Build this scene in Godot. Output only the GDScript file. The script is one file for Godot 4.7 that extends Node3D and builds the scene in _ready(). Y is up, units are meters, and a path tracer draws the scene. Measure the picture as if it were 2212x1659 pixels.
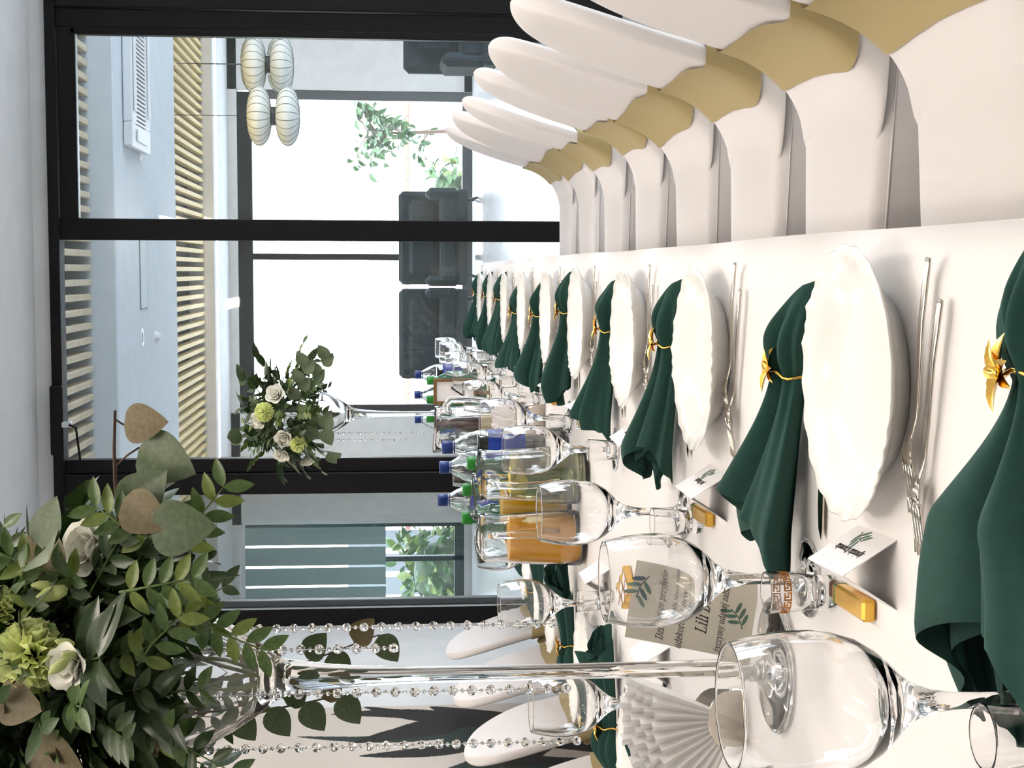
extends Node3D
# A banquet table in a restaurant hall, seen along its length. The photograph lies on its side, so the camera is rolled a quarter turn.
# x runs across the table, y up, -z along the table towards the glass partition.

const TT := 0.75                     # height of the table top
const WZ := -7.2                     # glass partition
var M := {}
var taken := {}
var rng := RandomNumberGenerator.new()


class B:
	var st := SurfaceTool.new()
	func _init(group := 0) -> void:
		st.begin(Mesh.PRIMITIVE_TRIANGLES)
		st.set_smooth_group(group)
	func g(n: int) -> B:
		st.set_smooth_group(n)
		return self
	func tri(a: Vector3, b: Vector3, c: Vector3) -> void:
		st.add_vertex(a); st.add_vertex(b); st.add_vertex(c)
	func quad(a: Vector3, b: Vector3, c: Vector3, d: Vector3) -> void:
		st.add_vertex(a); st.add_vertex(b); st.add_vertex(c)
		st.add_vertex(a); st.add_vertex(c); st.add_vertex(d)
	func quad_uv(a: Vector3, b: Vector3, c: Vector3, d: Vector3) -> void:   # a lower left, b upper left, c upper right, d lower right
		for k in [[a, Vector2(0, 1)], [b, Vector2(0, 0)], [c, Vector2(1, 0)], [a, Vector2(0, 1)], [c, Vector2(1, 0)], [d, Vector2(1, 1)]]:
			st.set_uv(k[1]); st.add_vertex(k[0])
	func done() -> ArrayMesh:
		st.generate_normals()
		return st.commit()
	# chamfered box
	func box(c: Vector3, s: Vector3, bev := 0.0, xf := Transform3D.IDENTITY) -> B:
		st.set_smooth_group(-1)
		var h := s / 2.0
		var e := minf(bev, minf(h.x, minf(h.y, h.z)) * 0.95)
		var P := func(sx: int, sy: int, sz: int, ax: int) -> Vector3:
			var v := Vector3(sx * (h.x - (0.0 if ax == 0 else e)), sy * (h.y - (0.0 if ax == 1 else e)), sz * (h.z - (0.0 if ax == 2 else e)))
			return xf * (c + v)
		for ax in 3:
			for sg in [-1, 1]:
				var u := (ax + 1) % 3
				var w := (ax + 2) % 3
				var q := []
				for k in [[-1, -1], [1, -1], [1, 1], [-1, 1]]:
					var a := [0, 0, 0]
					a[ax] = sg; a[u] = k[0]; a[w] = k[1]
					q.append(P.call(a[0], a[1], a[2], ax))
				if sg > 0:
					quad(q[0], q[3], q[2], q[1])
				else:
					quad(q[0], q[1], q[2], q[3])
		if e > 0.0:
			for ax in 3:          # edges along ax
				var u := (ax + 1) % 3
				var w := (ax + 2) % 3
				for su in [-1, 1]:
					for sw in [-1, 1]:
						var A := func(t: int, n: int) -> Vector3:
							var a := [0, 0, 0]
							a[ax] = t; a[u] = su; a[w] = sw
							return P.call(a[0], a[1], a[2], n)
						if su * sw < 0:
							quad(A.call(-1, u), A.call(-1, w), A.call(1, w), A.call(1, u))
						else:
							quad(A.call(-1, u), A.call(1, u), A.call(1, w), A.call(-1, w))
			for sx in [-1, 1]:
				for sy in [-1, 1]:
					for sz in [-1, 1]:
						if sx * sy * sz > 0:
							tri(P.call(sx, sy, sz, 0), P.call(sx, sy, sz, 2), P.call(sx, sy, sz, 1))
						else:
							tri(P.call(sx, sy, sz, 0), P.call(sx, sy, sz, 1), P.call(sx, sy, sz, 2))
		st.set_smooth_group(0)
		return self
	# profile of (radius, height) turned about y; up the outside, down the inside
	func lathe(prof: Array, seg := 32, xf := Transform3D.IDENTITY, wob = null) -> B:
		var rings := []
		for p in prof:
			var ring := PackedVector3Array()
			for i in seg:
				var a := TAU * i / seg
				var r: float = p.x
				var yy: float = p.y
				if wob != null:
					var w2: Vector2 = wob.call(a, p)
					r = w2.x; yy = w2.y
				ring.append(xf * Vector3(r * cos(a), yy, r * sin(a)))
			rings.append(ring)
		for k in prof.size() - 1:
			for i in seg:
				var j := (i + 1) % seg
				var a: Vector3 = rings[k][i]
				var b: Vector3 = rings[k][j]
				var c: Vector3 = rings[k + 1][j]
				var d: Vector3 = rings[k + 1][i]
				if prof[k].x < 1e-6:
					tri(a, c, d)
				elif prof[k + 1].x < 1e-6:
					tri(a, b, c)
				else:
					quad(a, b, c, d)
		return self
	func tube(pts: Array, radii: Array, seg := 8, caps := true, flat := 1.0, up := Vector3.ZERO) -> B:
		var n := pts.size()
		var rings := []
		var N := Vector3.ZERO
		for k in n:
			var T: Vector3 = (pts[mini(k + 1, n - 1)] - pts[maxi(k - 1, 0)]).normalized()
			if N == Vector3.ZERO:
				var ref := up if up != Vector3.ZERO else (Vector3.UP if absf(T.y) < 0.9 else Vector3.RIGHT)
				N = (ref - T * ref.dot(T)).normalized()
			else:
				N = (N - T * N.dot(T)).normalized()
			var S := N.cross(T)
			var ring := PackedVector3Array()
			for i in seg:
				var a := TAU * i / seg
				ring.append(pts[k] + (N * cos(a) * flat + S * sin(a)) * radii[mini(k, radii.size() - 1)])
			rings.append(ring)
		for k in n - 1:
			for i in seg:
				var j := (i + 1) % seg
				quad(rings[k][i], rings[k][j], rings[k + 1][j], rings[k + 1][i])
		if caps:
			for i in seg:
				var j := (i + 1) % seg
				tri(pts[0], rings[0][j], rings[0][i])
				tri(pts[n - 1], rings[n - 1][i], rings[n - 1][j])
		return self
	func sheet(nu: int, nv: int, fn: Callable) -> B:
		var prev := PackedVector3Array()
		for j in nv + 1:
			var row := PackedVector3Array()
			for i in nu + 1:
				row.append(fn.call(float(i) / nu, float(j) / nv))
			if j > 0:
				for i in nu:
					quad(prev[i], prev[i + 1], row[i + 1], row[i])
			prev = row
		return self
	# rings of points closed round; caps on request
	func loft(rings: Array, cap0 := false, cap1 := false) -> B:
		var n: int = rings[0].size()
		for k in rings.size() - 1:
			for i in n:
				var j := (i + 1) % n
				quad(rings[k][i], rings[k][j], rings[k + 1][j], rings[k + 1][i])
		for e in 2:
			if (cap0 if e == 0 else cap1):
				var r: PackedVector3Array = rings[0] if e == 0 else rings[-1]
				var m := Vector3.ZERO
				for p in r:
					m += p
				m /= n
				for i in n:
					var j := (i + 1) % n
					if e == 0:
						tri(m, r[j], r[i])
					else:
						tri(m, r[i], r[j])
		return self
	# flat outline in x, y given thickness along z
	func plate(outline: PackedVector2Array, z0: float, z1: float, xf := Transform3D.IDENTITY) -> B:
		st.set_smooth_group(-1)
		var ix := Geometry2D.triangulate_polygon(outline)
		for k in range(0, ix.size(), 3):
			var a := outline[ix[k]]
			var b := outline[ix[k + 1]]
			var c := outline[ix[k + 2]]
			if (b - a).cross(c - a) > 0.0:
				var t := b; b = c; c = t
			tri(xf * Vector3(a.x, a.y, z1), xf * Vector3(b.x, b.y, z1), xf * Vector3(c.x, c.y, z1))
			tri(xf * Vector3(a.x, a.y, z0), xf * Vector3(c.x, c.y, z0), xf * Vector3(b.x, b.y, z0))
		var n := outline.size()
		var area := 0.0
		for i in n:
			area += outline[i].cross(outline[(i + 1) % n])
		var cw := area < 0.0
		for i in n:
			var p := outline[i]
			var q := outline[(i + 1) % n]
			if cw:
				var t := p; p = q; q = t
			quad(xf * Vector3(q.x, q.y, z0), xf * Vector3(p.x, p.y, z0), xf * Vector3(p.x, p.y, z1), xf * Vector3(q.x, q.y, z1))
		st.set_smooth_group(0)
		return self


func numbered(n: String) -> String:
	if not taken.has(n):
		taken[n] = 0
		return n
	taken[n] += 1
	return "%s_%03d" % [n, taken[n]]


func tag(o: Node3D, label: String, category: String, group := "") -> Node3D:
	o.set_meta("label", label)
	o.set_meta("category", category)
	if group:
		o.set_meta("group", group)
	return o


func thing(called: String, label: String, category: String, at := Vector3.ZERO, turn := 0.0, group := "") -> Node3D:
	var o := Node3D.new()
	o.name = numbered(called)
	add_child(o)
	o.position = at
	o.rotation.y = turn
	tag(o, label, category, group)
	return o


func part(called: String, mesh: Mesh, m: Material, parent: Node3D, xf := Transform3D.IDENTITY) -> MeshInstance3D:
	var o := MeshInstance3D.new()
	o.name = called
	o.mesh = mesh
	o.material_override = m
	o.transform = xf
	parent.add_child(o, true)
	return o


func solo(called: String, mesh: Mesh, m: Material, label: String, category: String, xf := Transform3D.IDENTITY, group := "") -> MeshInstance3D:
	var o := MeshInstance3D.new()
	o.name = numbered(called)
	o.mesh = mesh
	o.material_override = m
	o.transform = xf
	add_child(o)
	tag(o, label, category, group)
	return o


func struct(called: String, mesh: Mesh, m: Material, xf := Transform3D.IDENTITY) -> MeshInstance3D:
	var o := MeshInstance3D.new()
	o.name = numbered(called)
	o.mesh = mesh
	o.material_override = m
	o.transform = xf
	add_child(o)
	o.set_meta("kind", "structure")
	return o


func copy(src: Node3D, at: Vector3, turn: float, label := "", group := "") -> Node3D:
	var base: String = src.get_meta("base") if src.has_meta("base") else str(src.name)
	var o: Node3D = src.duplicate()
	o.name = numbered(base)
	add_child(o)
	o.position = at
	o.rotation.y = turn
	if label:
		o.set_meta("label", label)
	if group:
		o.set_meta("group", group)
	return o


func at(p: Vector3, turn := 0.0, s := Vector3.ONE) -> Transform3D:
	return Transform3D(Basis(Vector3.UP, turn).scaled_local(s), p)


func noise_tex(freq: float, oct := 3, size := 256, type := FastNoiseLite.TYPE_SIMPLEX_SMOOTH) -> NoiseTexture2D:
	var n := FastNoiseLite.new()
	n.noise_type = type
	n.frequency = freq
	n.fractal_octaves = oct
	n.seed = 7
	var t := NoiseTexture2D.new()
	t.width = size; t.height = size
	t.seamless = true
	t.noise = n
	return t


func mat(called: String, c: Color, rough := 0.6, metal := 0.0) -> StandardMaterial3D:
	var m := StandardMaterial3D.new()
	m.resource_name = called
	m.albedo_color = c
	m.roughness = rough
	m.metallic = metal
	M[called] = m
	return m


func mottled(m: StandardMaterial3D, lo: Color, hi: Color, freq: float, scale: float) -> StandardMaterial3D:
	var t := noise_tex(freq, 4)
	var gr := Gradient.new()
	gr.set_color(0, lo)
	gr.set_color(1, hi)
	t.color_ramp = gr
	m.albedo_color = Color.WHITE
	m.albedo_texture = t
	m.uv1_triplanar = true
	m.uv1_world_triplanar = true
	m.uv1_scale = Vector3.ONE * scale
	return m


func glass(called: String, c: Color, alpha := 0.0, ior := 0.05) -> StandardMaterial3D:
	var m := mat(called, Color(c, alpha), 0.0)
	m.refraction_enabled = true
	m.refraction_scale = ior
	m.metallic_specular = 0.5
	return m


func pane(called: String, c: Color, alpha: float) -> StandardMaterial3D:
	var m := mat(called, Color(c, alpha), 0.02)
	m.transparency = BaseMaterial3D.TRANSPARENCY_ALPHA
	m.metallic_specular = 0.36
	return m


func glow(called: String, c: Color, e: float) -> StandardMaterial3D:
	var m := mat(called, c, 0.6)
	m.emission_enabled = true
	m.emission = c
	m.emission_energy_multiplier = e
	return m


func materials() -> void:
	mat("linen", Color(0.90, 0.885, 0.88), 0.85)
	mat("spandex", Color(0.855, 0.835, 0.83), 0.72)
	mat("sash", Color(0.64, 0.575, 0.405), 0.8)
	mottled(mat("napkin", Color(0.055, 0.2, 0.17), 0.82), Color(0.06, 0.225, 0.195), Color(0.075, 0.27, 0.235), 0.05, 6.0)
	var opal := mat("opal", Color(0.95, 0.945, 0.93), 0.16)
	opal.subsurf_scatter_enabled = false
	mat("steel", Color(0.78, 0.75, 0.71), 0.16, 1.0)
	mat("gold", Color(0.93, 0.75, 0.36), 0.22, 1.0)
	mat("gold_foil", Color(0.86, 0.68, 0.30), 0.3, 0.85)
	mat("gilt", Color(0.72, 0.45, 0.16), 0.35, 0.6)
	glass("crystal", Color(1, 1, 1))
	glass("bottle_clear", Color(0.97, 0.99, 0.99))
	glass("bead_glass", Color(1, 1, 1))
	var oj := mat("orange_juice", Color(0.97, 0.70, 0.13), 0.25)
	oj.subsurf_scatter_enabled = true; oj.subsurf_scatter_strength = 0.1
	mat("yellow_juice", Color(0.88, 0.70, 0.08), 0.25)
	glass("lemon_water", Color(0.88, 0.9, 0.74), 0.12, 0.033)
	mat("lemon", Color(0.93, 0.82, 0.22), 0.5)
	mat("cola", Color(0.035, 0.018, 0.012), 0.08)
	mat("brown_glass", Color(0.16, 0.05, 0.025), 0.08)
	glass("green_pet", Color(0.45, 0.75, 0.6), 0.08)
	mat("blue_label", Color(0.02, 0.21, 0.62), 0.35)
	mat("blue_cap", Color(0.03, 0.17, 0.45), 0.4)
	mat("green_cap", Color(0.10, 0.48, 0.14), 0.4)
	mat("green_label", Color(0.03, 0.33, 0.16), 0.4)
	mat("white_print", Color(0.92, 0.92, 0.92), 0.6)
	mat("card", Color(0.93, 0.92, 0.92), 0.7)
	mat("sign_paper", Color(0.80, 0.77, 0.71), 0.75)
	mat("ink", Color(0.13, 0.12, 0.13), 0.8)
	mat("ink_green", Color(0.33, 0.44, 0.38), 0.8)
	mat("ink_blue", Color(0.28, 0.36, 0.40), 0.8)
	mat("ink_red", Color(0.55, 0.10, 0.12), 0.7)
	mat("chocolate", Color(0.30, 0.17, 0.08), 0.45)
	var tis := mat("tissue", Color(0.94, 0.925, 0.915), 0.9)
	tis.backlight_enabled = true; tis.backlight = Color(0.6, 0.6, 0.6)
	mottled(mat("frame_wood", Color(0.45, 0.33, 0.18), 0.5), Color(0.40, 0.29, 0.15), Color(0.52, 0.39, 0.22), 0.03, 9.0)
	# setting
	mottled(mat("wall_white", Color(0.82, 0.82, 0.82), 0.9), Color(0.80, 0.80, 0.80), Color(0.84, 0.84, 0.84), 0.02, 0.7)
	mottled(mat("ceiling_white", Color(0.85, 0.85, 0.85), 0.9), Color(0.84, 0.84, 0.84), Color(0.87, 0.87, 0.87), 0.02, 0.7)
	mottled(mat("soffit_white", Color(0.80, 0.84, 0.87), 0.85), Color(0.79, 0.83, 0.86), Color(0.82, 0.86, 0.89), 0.02, 0.7)
	var fl := mottled(mat("floor_tile", Color(0.66, 0.65, 0.64), 0.25), Color(0.76, 0.755, 0.75), Color(0.83, 0.825, 0.82), 0.015, 0.9)
	fl.roughness = 0.22
	mat("black_frame", Color(0.10, 0.098, 0.10), 0.5)
	M.black_frame.metallic_specular = 0.25
	M.black_frame.albedo_color = Color(0.085, 0.083, 0.086)
	mat("grey_frame", Color(0.22, 0.24, 0.25), 0.4)
	mat("seal", Color(0.75, 0.77, 0.78), 0.35, 0.6)
	mottled(mat("slat_wood", Color(0.80, 0.75, 0.66), 0.6), Color(0.76, 0.70, 0.58), Color(0.86, 0.81, 0.71), 0.02, 2.0)
	mottled(mat("slat_warm_lit", Color(0.83, 0.74, 0.52), 0.6), Color(0.78, 0.69, 0.46), Color(0.88, 0.80, 0.58), 0.02, 2.0)  # warm light on the rear slats put into a yellower wood colour
	mat("black_felt", Color(0.12, 0.125, 0.125), 0.95)
	pane("clear_pane", Color(0.9, 0.95, 0.95), 0.03)
	pane("teal_reflection_pane", Color(0.20, 0.30, 0.31), 0.30)  # teal of the reflections put into the glass colour
	mat("white_plastic", Color(0.86, 0.87, 0.88), 0.4)
	mat("filter_grey", Color(0.46, 0.48, 0.49), 0.8)
	mat("lens_grey", Color(0.58, 0.61, 0.62), 0.2)
	mottled(mat("velvet", Color(0.03, 0.12, 0.15), 0.9), Color(0.028, 0.11, 0.14), Color(0.035, 0.13, 0.16), 0.03, 3.0)
	mat("blind_grey", Color(0.60, 0.69, 0.69), 0.8)
	mat("sofa_leg", Color(0.10, 0.10, 0.10), 0.4)
	var pap := mat("lantern_paper", Color(0.90, 0.92, 0.91), 0.85)
	pap.backlight_enabled = true; pap.backlight = Color(0.4, 0.4, 0.4)
	mat("lantern_rib", Color(0.45, 0.48, 0.48), 0.7)
	glow("lamp_glow", Color(1.0, 0.95, 0.88), 4.0)
	glow("cove_glow", Color(1.0, 0.86, 0.55), 2.0)
	glow("strip_glow", Color(0.95, 1.0, 1.0), 3.0)
	# plants
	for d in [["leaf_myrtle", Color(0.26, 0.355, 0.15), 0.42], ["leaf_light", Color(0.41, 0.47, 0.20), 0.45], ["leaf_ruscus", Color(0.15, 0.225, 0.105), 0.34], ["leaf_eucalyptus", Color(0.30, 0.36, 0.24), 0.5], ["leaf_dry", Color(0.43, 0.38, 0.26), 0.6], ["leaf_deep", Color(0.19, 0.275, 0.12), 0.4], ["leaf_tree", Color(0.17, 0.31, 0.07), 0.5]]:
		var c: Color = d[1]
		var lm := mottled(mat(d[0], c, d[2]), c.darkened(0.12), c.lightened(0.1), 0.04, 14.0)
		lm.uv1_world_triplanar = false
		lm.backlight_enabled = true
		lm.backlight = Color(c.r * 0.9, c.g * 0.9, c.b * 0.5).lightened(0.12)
	mat("twig", Color(0.24, 0.15, 0.10), 0.7)
	mat("stem_green", Color(0.30, 0.38, 0.16), 0.6)
	var cn := mat("carnation_green", Color(0.94, 0.965, 0.72), 0.7)
	cn.backlight_enabled = true; cn.backlight = Color(0.65, 0.68, 0.42)
	var wp := mat("petal_white", Color(0.96, 0.955, 0.92), 0.65)
	wp.backlight_enabled = true; wp.backlight = Color(0.4, 0.4, 0.36)
	mat("bud", Color(0.68, 0.72, 0.44), 0.6)
	mat("wire_purple", Color(0.30, 0.18, 0.36), 0.4)
	mottled(mat("pavement", Color(0.72, 0.71, 0.70), 0.9), Color(0.66, 0.65, 0.64), Color(0.76, 0.75, 0.74), 0.02, 0.8)
	mat("render_wall", Color(0.85, 0.83, 0.81), 0.9)
	mat("brick_red", Color(0.62, 0.40, 0.34), 0.9)
	mat("bark", Color(0.42, 0.33, 0.28), 0.9)
	mat("fence_grey", Color(0.42, 0.44, 0.45), 0.6)


func _ready() -> void:
	rng.seed = 4
	# camera: a phone held level, its picture turned on its side
	var cam := Camera3D.new()
	cam.name = "camera"
	var f := 3100.0
	var pitch := 0.08880
	var yaw := 0.07840
	var fwd := Vector3(-sin(yaw) * cos(pitch), -sin(pitch), -cos(yaw) * cos(pitch))
	var rt := Vector3(cos(yaw), 0, -sin(yaw))
	var up := rt.cross(fwd)
	var bas := Basis(-up, rt, -fwd).rotated(fwd, 0.0038)
	cam.transform = Transform3D(bas, Vector3(0, 1.1825, 0))
	cam.fov = rad_to_deg(2.0 * atan(829.5 / f))
	cam.near = 0.05
	cam.far = 200.0
	add_child(cam)
	# sky: a bright overcast day
	var we := WorldEnvironment.new()
	we.name = "sky"
	var e := Environment.new()
	e.background_mode = Environment.BG_SKY
	var sky := Sky.new()
	var sm := ProceduralSkyMaterial.new()
	sm.sky_top_color = Color(0.86, 0.93, 1.0)
	sm.sky_horizon_color = Color(0.97, 0.99, 1.0)
	sm.ground_horizon_color = Color(0.9, 0.9, 0.9)
	sm.ground_bottom_color = Color(0.7, 0.7, 0.7)
	sky.sky_material = sm
	e.sky = sky
	e.background_energy_multiplier = 13.5
	e.tonemap_mode = Environment.TONE_MAPPER_LINEAR
	e.tonemap_exposure = 1.13
	e.sdfgi_enabled = true
	e.ssao_enabled = true
	e.ssil_enabled = true
	we.environment = e
	add_child(we)
	materials()
	# ceiling lamps of the hall; the one over the flowers added to brighten them
	for q in [[0.44, -0.2, 0.55, "over the table end"], [0.38, -2.3, 0.8, "above the middle chairs"], [0.305, -4.55, 0.95, "above the last chairs"], [-1.42, -4.6, 0.6, "by the palm print"], [-0.3, -0.8, 1.0, "added to brighten the big bunch of flowers"], [-1.62, -2.6, 0.45, "by the palm print, next to the vase by the printed card"], [2.4, -1.5, 0.8, "over the aisle beside the first chairs"], [2.45, -4.4, 0.8, "over the aisle beside the last chairs"]]:
		ceiling_lamp(Vector3(q[0], 2.62, q[1]), "narrow hanging linear lamp " + q[3], q[2])
	build_shell()
	build_lounge()
	build_outside()
	build_table()
	build_chairs()
	build_settings()
	build_glasses()
	build_centre()
	build_flowers()


func ceiling_lamp(p: Vector3, label: String, e: float) -> void:
	# a slim bar on two wires; its upward light is added to brighten the ceiling
	var t := thing("linear_lamp", label, "hanging lamp", p, 0.0, "hanging linear lamps")
	part("housing", B.new().box(Vector3.ZERO, Vector3(0.10, 0.05, 1.24), 0.006).done(), M.white_plastic, t)
	part("diffuser", B.new().box(Vector3(0, -0.026, 0), Vector3(0.09, 0.006, 1.2), 0.002).done(), M.lamp_glow, t)
	part("added_uplight", B.new().box(Vector3(0, 0.026, 0), Vector3(0.09, 0.006, 1.2), 0.002).done(), M.lamp_glow, t)
	for s in [-1, 1]:
		part("wire", B.new().tube([Vector3(0, 0.025, s * 0.5), Vector3(0, 2.88 - p.y, s * 0.5)], [0.0015], 5).done(), M.seal, t)
	area_light(p + Vector3(0, -0.035, 0), Vector2(0.09, 1.2), e, Color(1.0, 0.95, 0.885))
	area_light(p + Vector3(0, 0.035, 0), Vector2(0.09, 1.2), e * 1.2, Color(1.0, 0.97, 0.94), Vector3(PI / 2, 0, 0))


func rounded(w: float, d: float, r: float, n := 6) -> PackedVector2Array:
	var out := PackedVector2Array()
	for k in 4:
		var cx: float = (w - r) * [1, -1, -1, 1][k]
		var cy: float = (d - r) * [1, 1, -1, -1][k]
		for i in n + 1:
			var a := PI / 2 * (k + float(i) / n)
			out.append(Vector2(cx + r * cos(a), cy + r * sin(a)))
	return out


func leaf_mesh(length: float, width: float, pw := 1.0, cup := 0.15, bend := 0.15, nu := 4, nv := 8) -> ArrayMesh:
	# lies along +z from the origin, face up (+y)
	var b := B.new()
	b.sheet(nu, nv, func(u: float, v: float) -> Vector3:
		var w := width * 0.5 * pow(sin(PI * pow(v, pw)), 0.85)
		var s := (u - 0.5) * 2.0
		return Vector3(-s * w, absf(s) * w * cup * 2.0 - bend * length * v * v, length * v))
	return b.done()


func look(p: Vector3, dir: Vector3, up: Vector3, s := 1.0) -> Transform3D:   # +z along dir
	var z := dir.normalized()
	var x := up.cross(z)
	if x.length() < 0.01:
		x = Vector3.RIGHT.cross(z)
	x = x.normalized()
	return Transform3D(Basis(x * s, z.cross(x) * s, z * s), p)


func text_mesh(t: String, size: float, depth := 0.0003, serif := true) -> TextMesh:
	var f := SystemFont.new()
	f.font_names = PackedStringArray(["Droid Serif" if serif else "Droid Sans"])
	var m := TextMesh.new()
	m.text = t
	m.font = f
	m.font_size = 64
	m.pixel_size = size / 64.0
	m.depth = depth
	m.curve_step = 2.0
	return m


# ---------------------------------------------------------------- setting
func build_shell() -> void:
	var x0 := -1.78
	var x1 := 4.6
	# hall
	struct("floor", B.new().box(Vector3(1.0, -0.1, -8.0), Vector3(13.0, 0.2, 25.0)).done(), M.floor_tile)
	struct("ceiling", B.new().box(Vector3((x0 + x1) / 2, 2.96, (WZ + 4.0) / 2), Vector3(x1 - x0 + 0.4, 0.16, 4.0 - WZ + 0.2)).done(), M.ceiling_white)
	var wl := struct("wall_left", B.new().box(Vector3(x0 - 0.1, 1.48, -1.6), Vector3(0.2, 2.96, 11.2)).done(), M.wall_white)
	struct("wall_rear", B.new().box(Vector3(1.4, 1.48, 4.1), Vector3(7.0, 2.96, 0.2)).done(), M.wall_white)
	# daylight comes in through a row of windows along the right hand side of the hall
	var wr := B.new()
	wr.box(Vector3(x1 + 0.1, 0.15, -1.6), Vector3(0.2, 0.3, 11.2))
	wr.box(Vector3(x1 + 0.1, 2.43, -1.6), Vector3(0.2, 1.06, 11.2))
	wr.box(Vector3(x1 + 0.1, 1.1, -7.05), Vector3(0.2, 1.62, 0.3))
	wr.box(Vector3(x1 + 0.1, 1.1, -4.6), Vector3(0.2, 1.62, 0.3))
	wr.box(Vector3(x1 + 0.1, 1.1, 0.9), Vector3(0.2, 1.62, 6.4))
	struct("wall_right", wr.done(), M.wall_white)
	for z in [-5.8, -3.4]:
		var w := struct("window_1", B.new().box(Vector3(x1 + 0.1, 1.1, z), Vector3(0.012, 1.6, 2.1)).done(), M.clear_pane)
		part("window_frame", B.new().box(Vector3(x1 + 0.1, 1.1, z), Vector3(0.06, 1.6, 0.05)).done(), M.black_frame, w)
	# bulkhead over the partition
	struct("wall_bulkhead", B.new().box(Vector3(1.0, 3.24, WZ - 0.06), Vector3(12.4, 0.89, 0.14)).done(), M.wall_white)
	struct("wall_partition_side", B.new().box(Vector3(-3.1, 1.4, WZ - 0.06), Vector3(2.6, 2.8, 0.14)).done(), M.wall_white)
	# palm print on the left wall
	var pm := mat("palm_print", Color.WHITE, 0.9)
	pm.albedo_texture = palm_image()
	var pb := B.new(-1)
	pb.quad_uv(Vector3(x0 + 0.004, 0.0, -1.84), Vector3(x0 + 0.004, 2.6, -1.84), Vector3(x0 + 0.004, 2.6, -5.78), Vector3(x0 + 0.004, 0.0, -5.78))
	part("mural", pb.done(), pm, wl)
	# partition: black aluminium sliding doors
	var fr := struct("door_1", B.new().box(Vector3(1.3, 2.772, WZ), Vector3(6.2, 0.05, 0.12), 0.004).done(), M.black_frame)
	var bars := [[-1.735, 0.095, 0.0], [-1.055, 0.105, 0.01], [-0.967, 0.07, -0.02], [0.2, 0.104, 0.0], [1.21, 0.09, 0.0], [1.34, 0.16, 0.015], [2.5, 0.12, 0.0], [3.6, 0.12, 0.0], [4.5, 0.14, 0.0]]
	for q in bars:
		part("frame", B.new().box(Vector3(q[0], 1.375, WZ + q[2]), Vector3(q[1], 2.745, 0.075), 0.004).done(), M.black_frame, fr)
	part("frame", B.new().box(Vector3(-1.67, 1.375, WZ - 0.01), Vector3(0.034, 2.745, 0.05), 0.003).done(), M.grey_frame, fr)
	part("seal", B.new().box(Vector3(-1.689, 1.375, WZ + 0.03), Vector3(0.006, 2.745, 0.02)).done(), M.seal, fr)
	# sash of the sliding leaf between the mullion and the wide frame
	part("frame", B.new().box(Vector3(0.7, 2.70, WZ + 0.012), Vector3(0.93, 0.085, 0.06), 0.004).done(), M.black_frame, fr)
	part("frame", B.new().box(Vector3(1.15, 1.35, WZ + 0.012), Vector3(0.035, 2.66, 0.06), 0.004).done(), M.black_frame, fr)
	part("seal", B.new().box(Vector3(0.7, 2.656, WZ + 0.02), Vector3(0.89, 0.006, 0.03)).done(), M.seal, fr)
	part("frame", B.new().box(Vector3(1.3, 0.03, WZ), Vector3(6.2, 0.06, 0.1), 0.004).done(), M.black_frame, fr)
	part("pane", B.new().box(Vector3(0.7, 1.36, WZ), Vector3(0.92, 2.62, 0.008)).done(), M.clear_pane, fr)
	part("pane", B.new().box(Vector3(-0.39, 1.40, WZ), Vector3(1.1, 2.7, 0.008)).done(), M.clear_pane, fr)
	part("pane", B.new().box(Vector3(-1.38, 1.40, WZ - 0.01), Vector3(0.57, 2.7, 0.008)).done(), M.teal_reflection_pane, fr)
	part("pane", B.new().box(Vector3(2.95, 1.40, WZ), Vector3(3.1, 2.7, 0.008)).done(), M.clear_pane, fr)
	# door closer on the leaf next to the left wall
	var dc := thing("door_closer", "black overhead door closer with thin arm on the partition frame", "door closer", Vector3(-0.73, 2.77, WZ + 0.07))
	part("body", B.new().box(Vector3(0, 0.0, 0), Vector3(0.34, 0.062, 0.05), 0.006).done(), M.black_frame, dc)
	part("arm", B.new().tube([Vector3(-0.02, -0.06, 0.02), Vector3(-0.03, -0.10, 0.06), Vector3(-0.19, -0.115, 0.05)], [0.006], 6).done(), M.black_frame, dc)
	part("bracket", B.new().box(Vector3(-0.02, -0.045, 0.01), Vector3(0.03, 0.05, 0.03), 0.004).done(), M.seal, dc)


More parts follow.
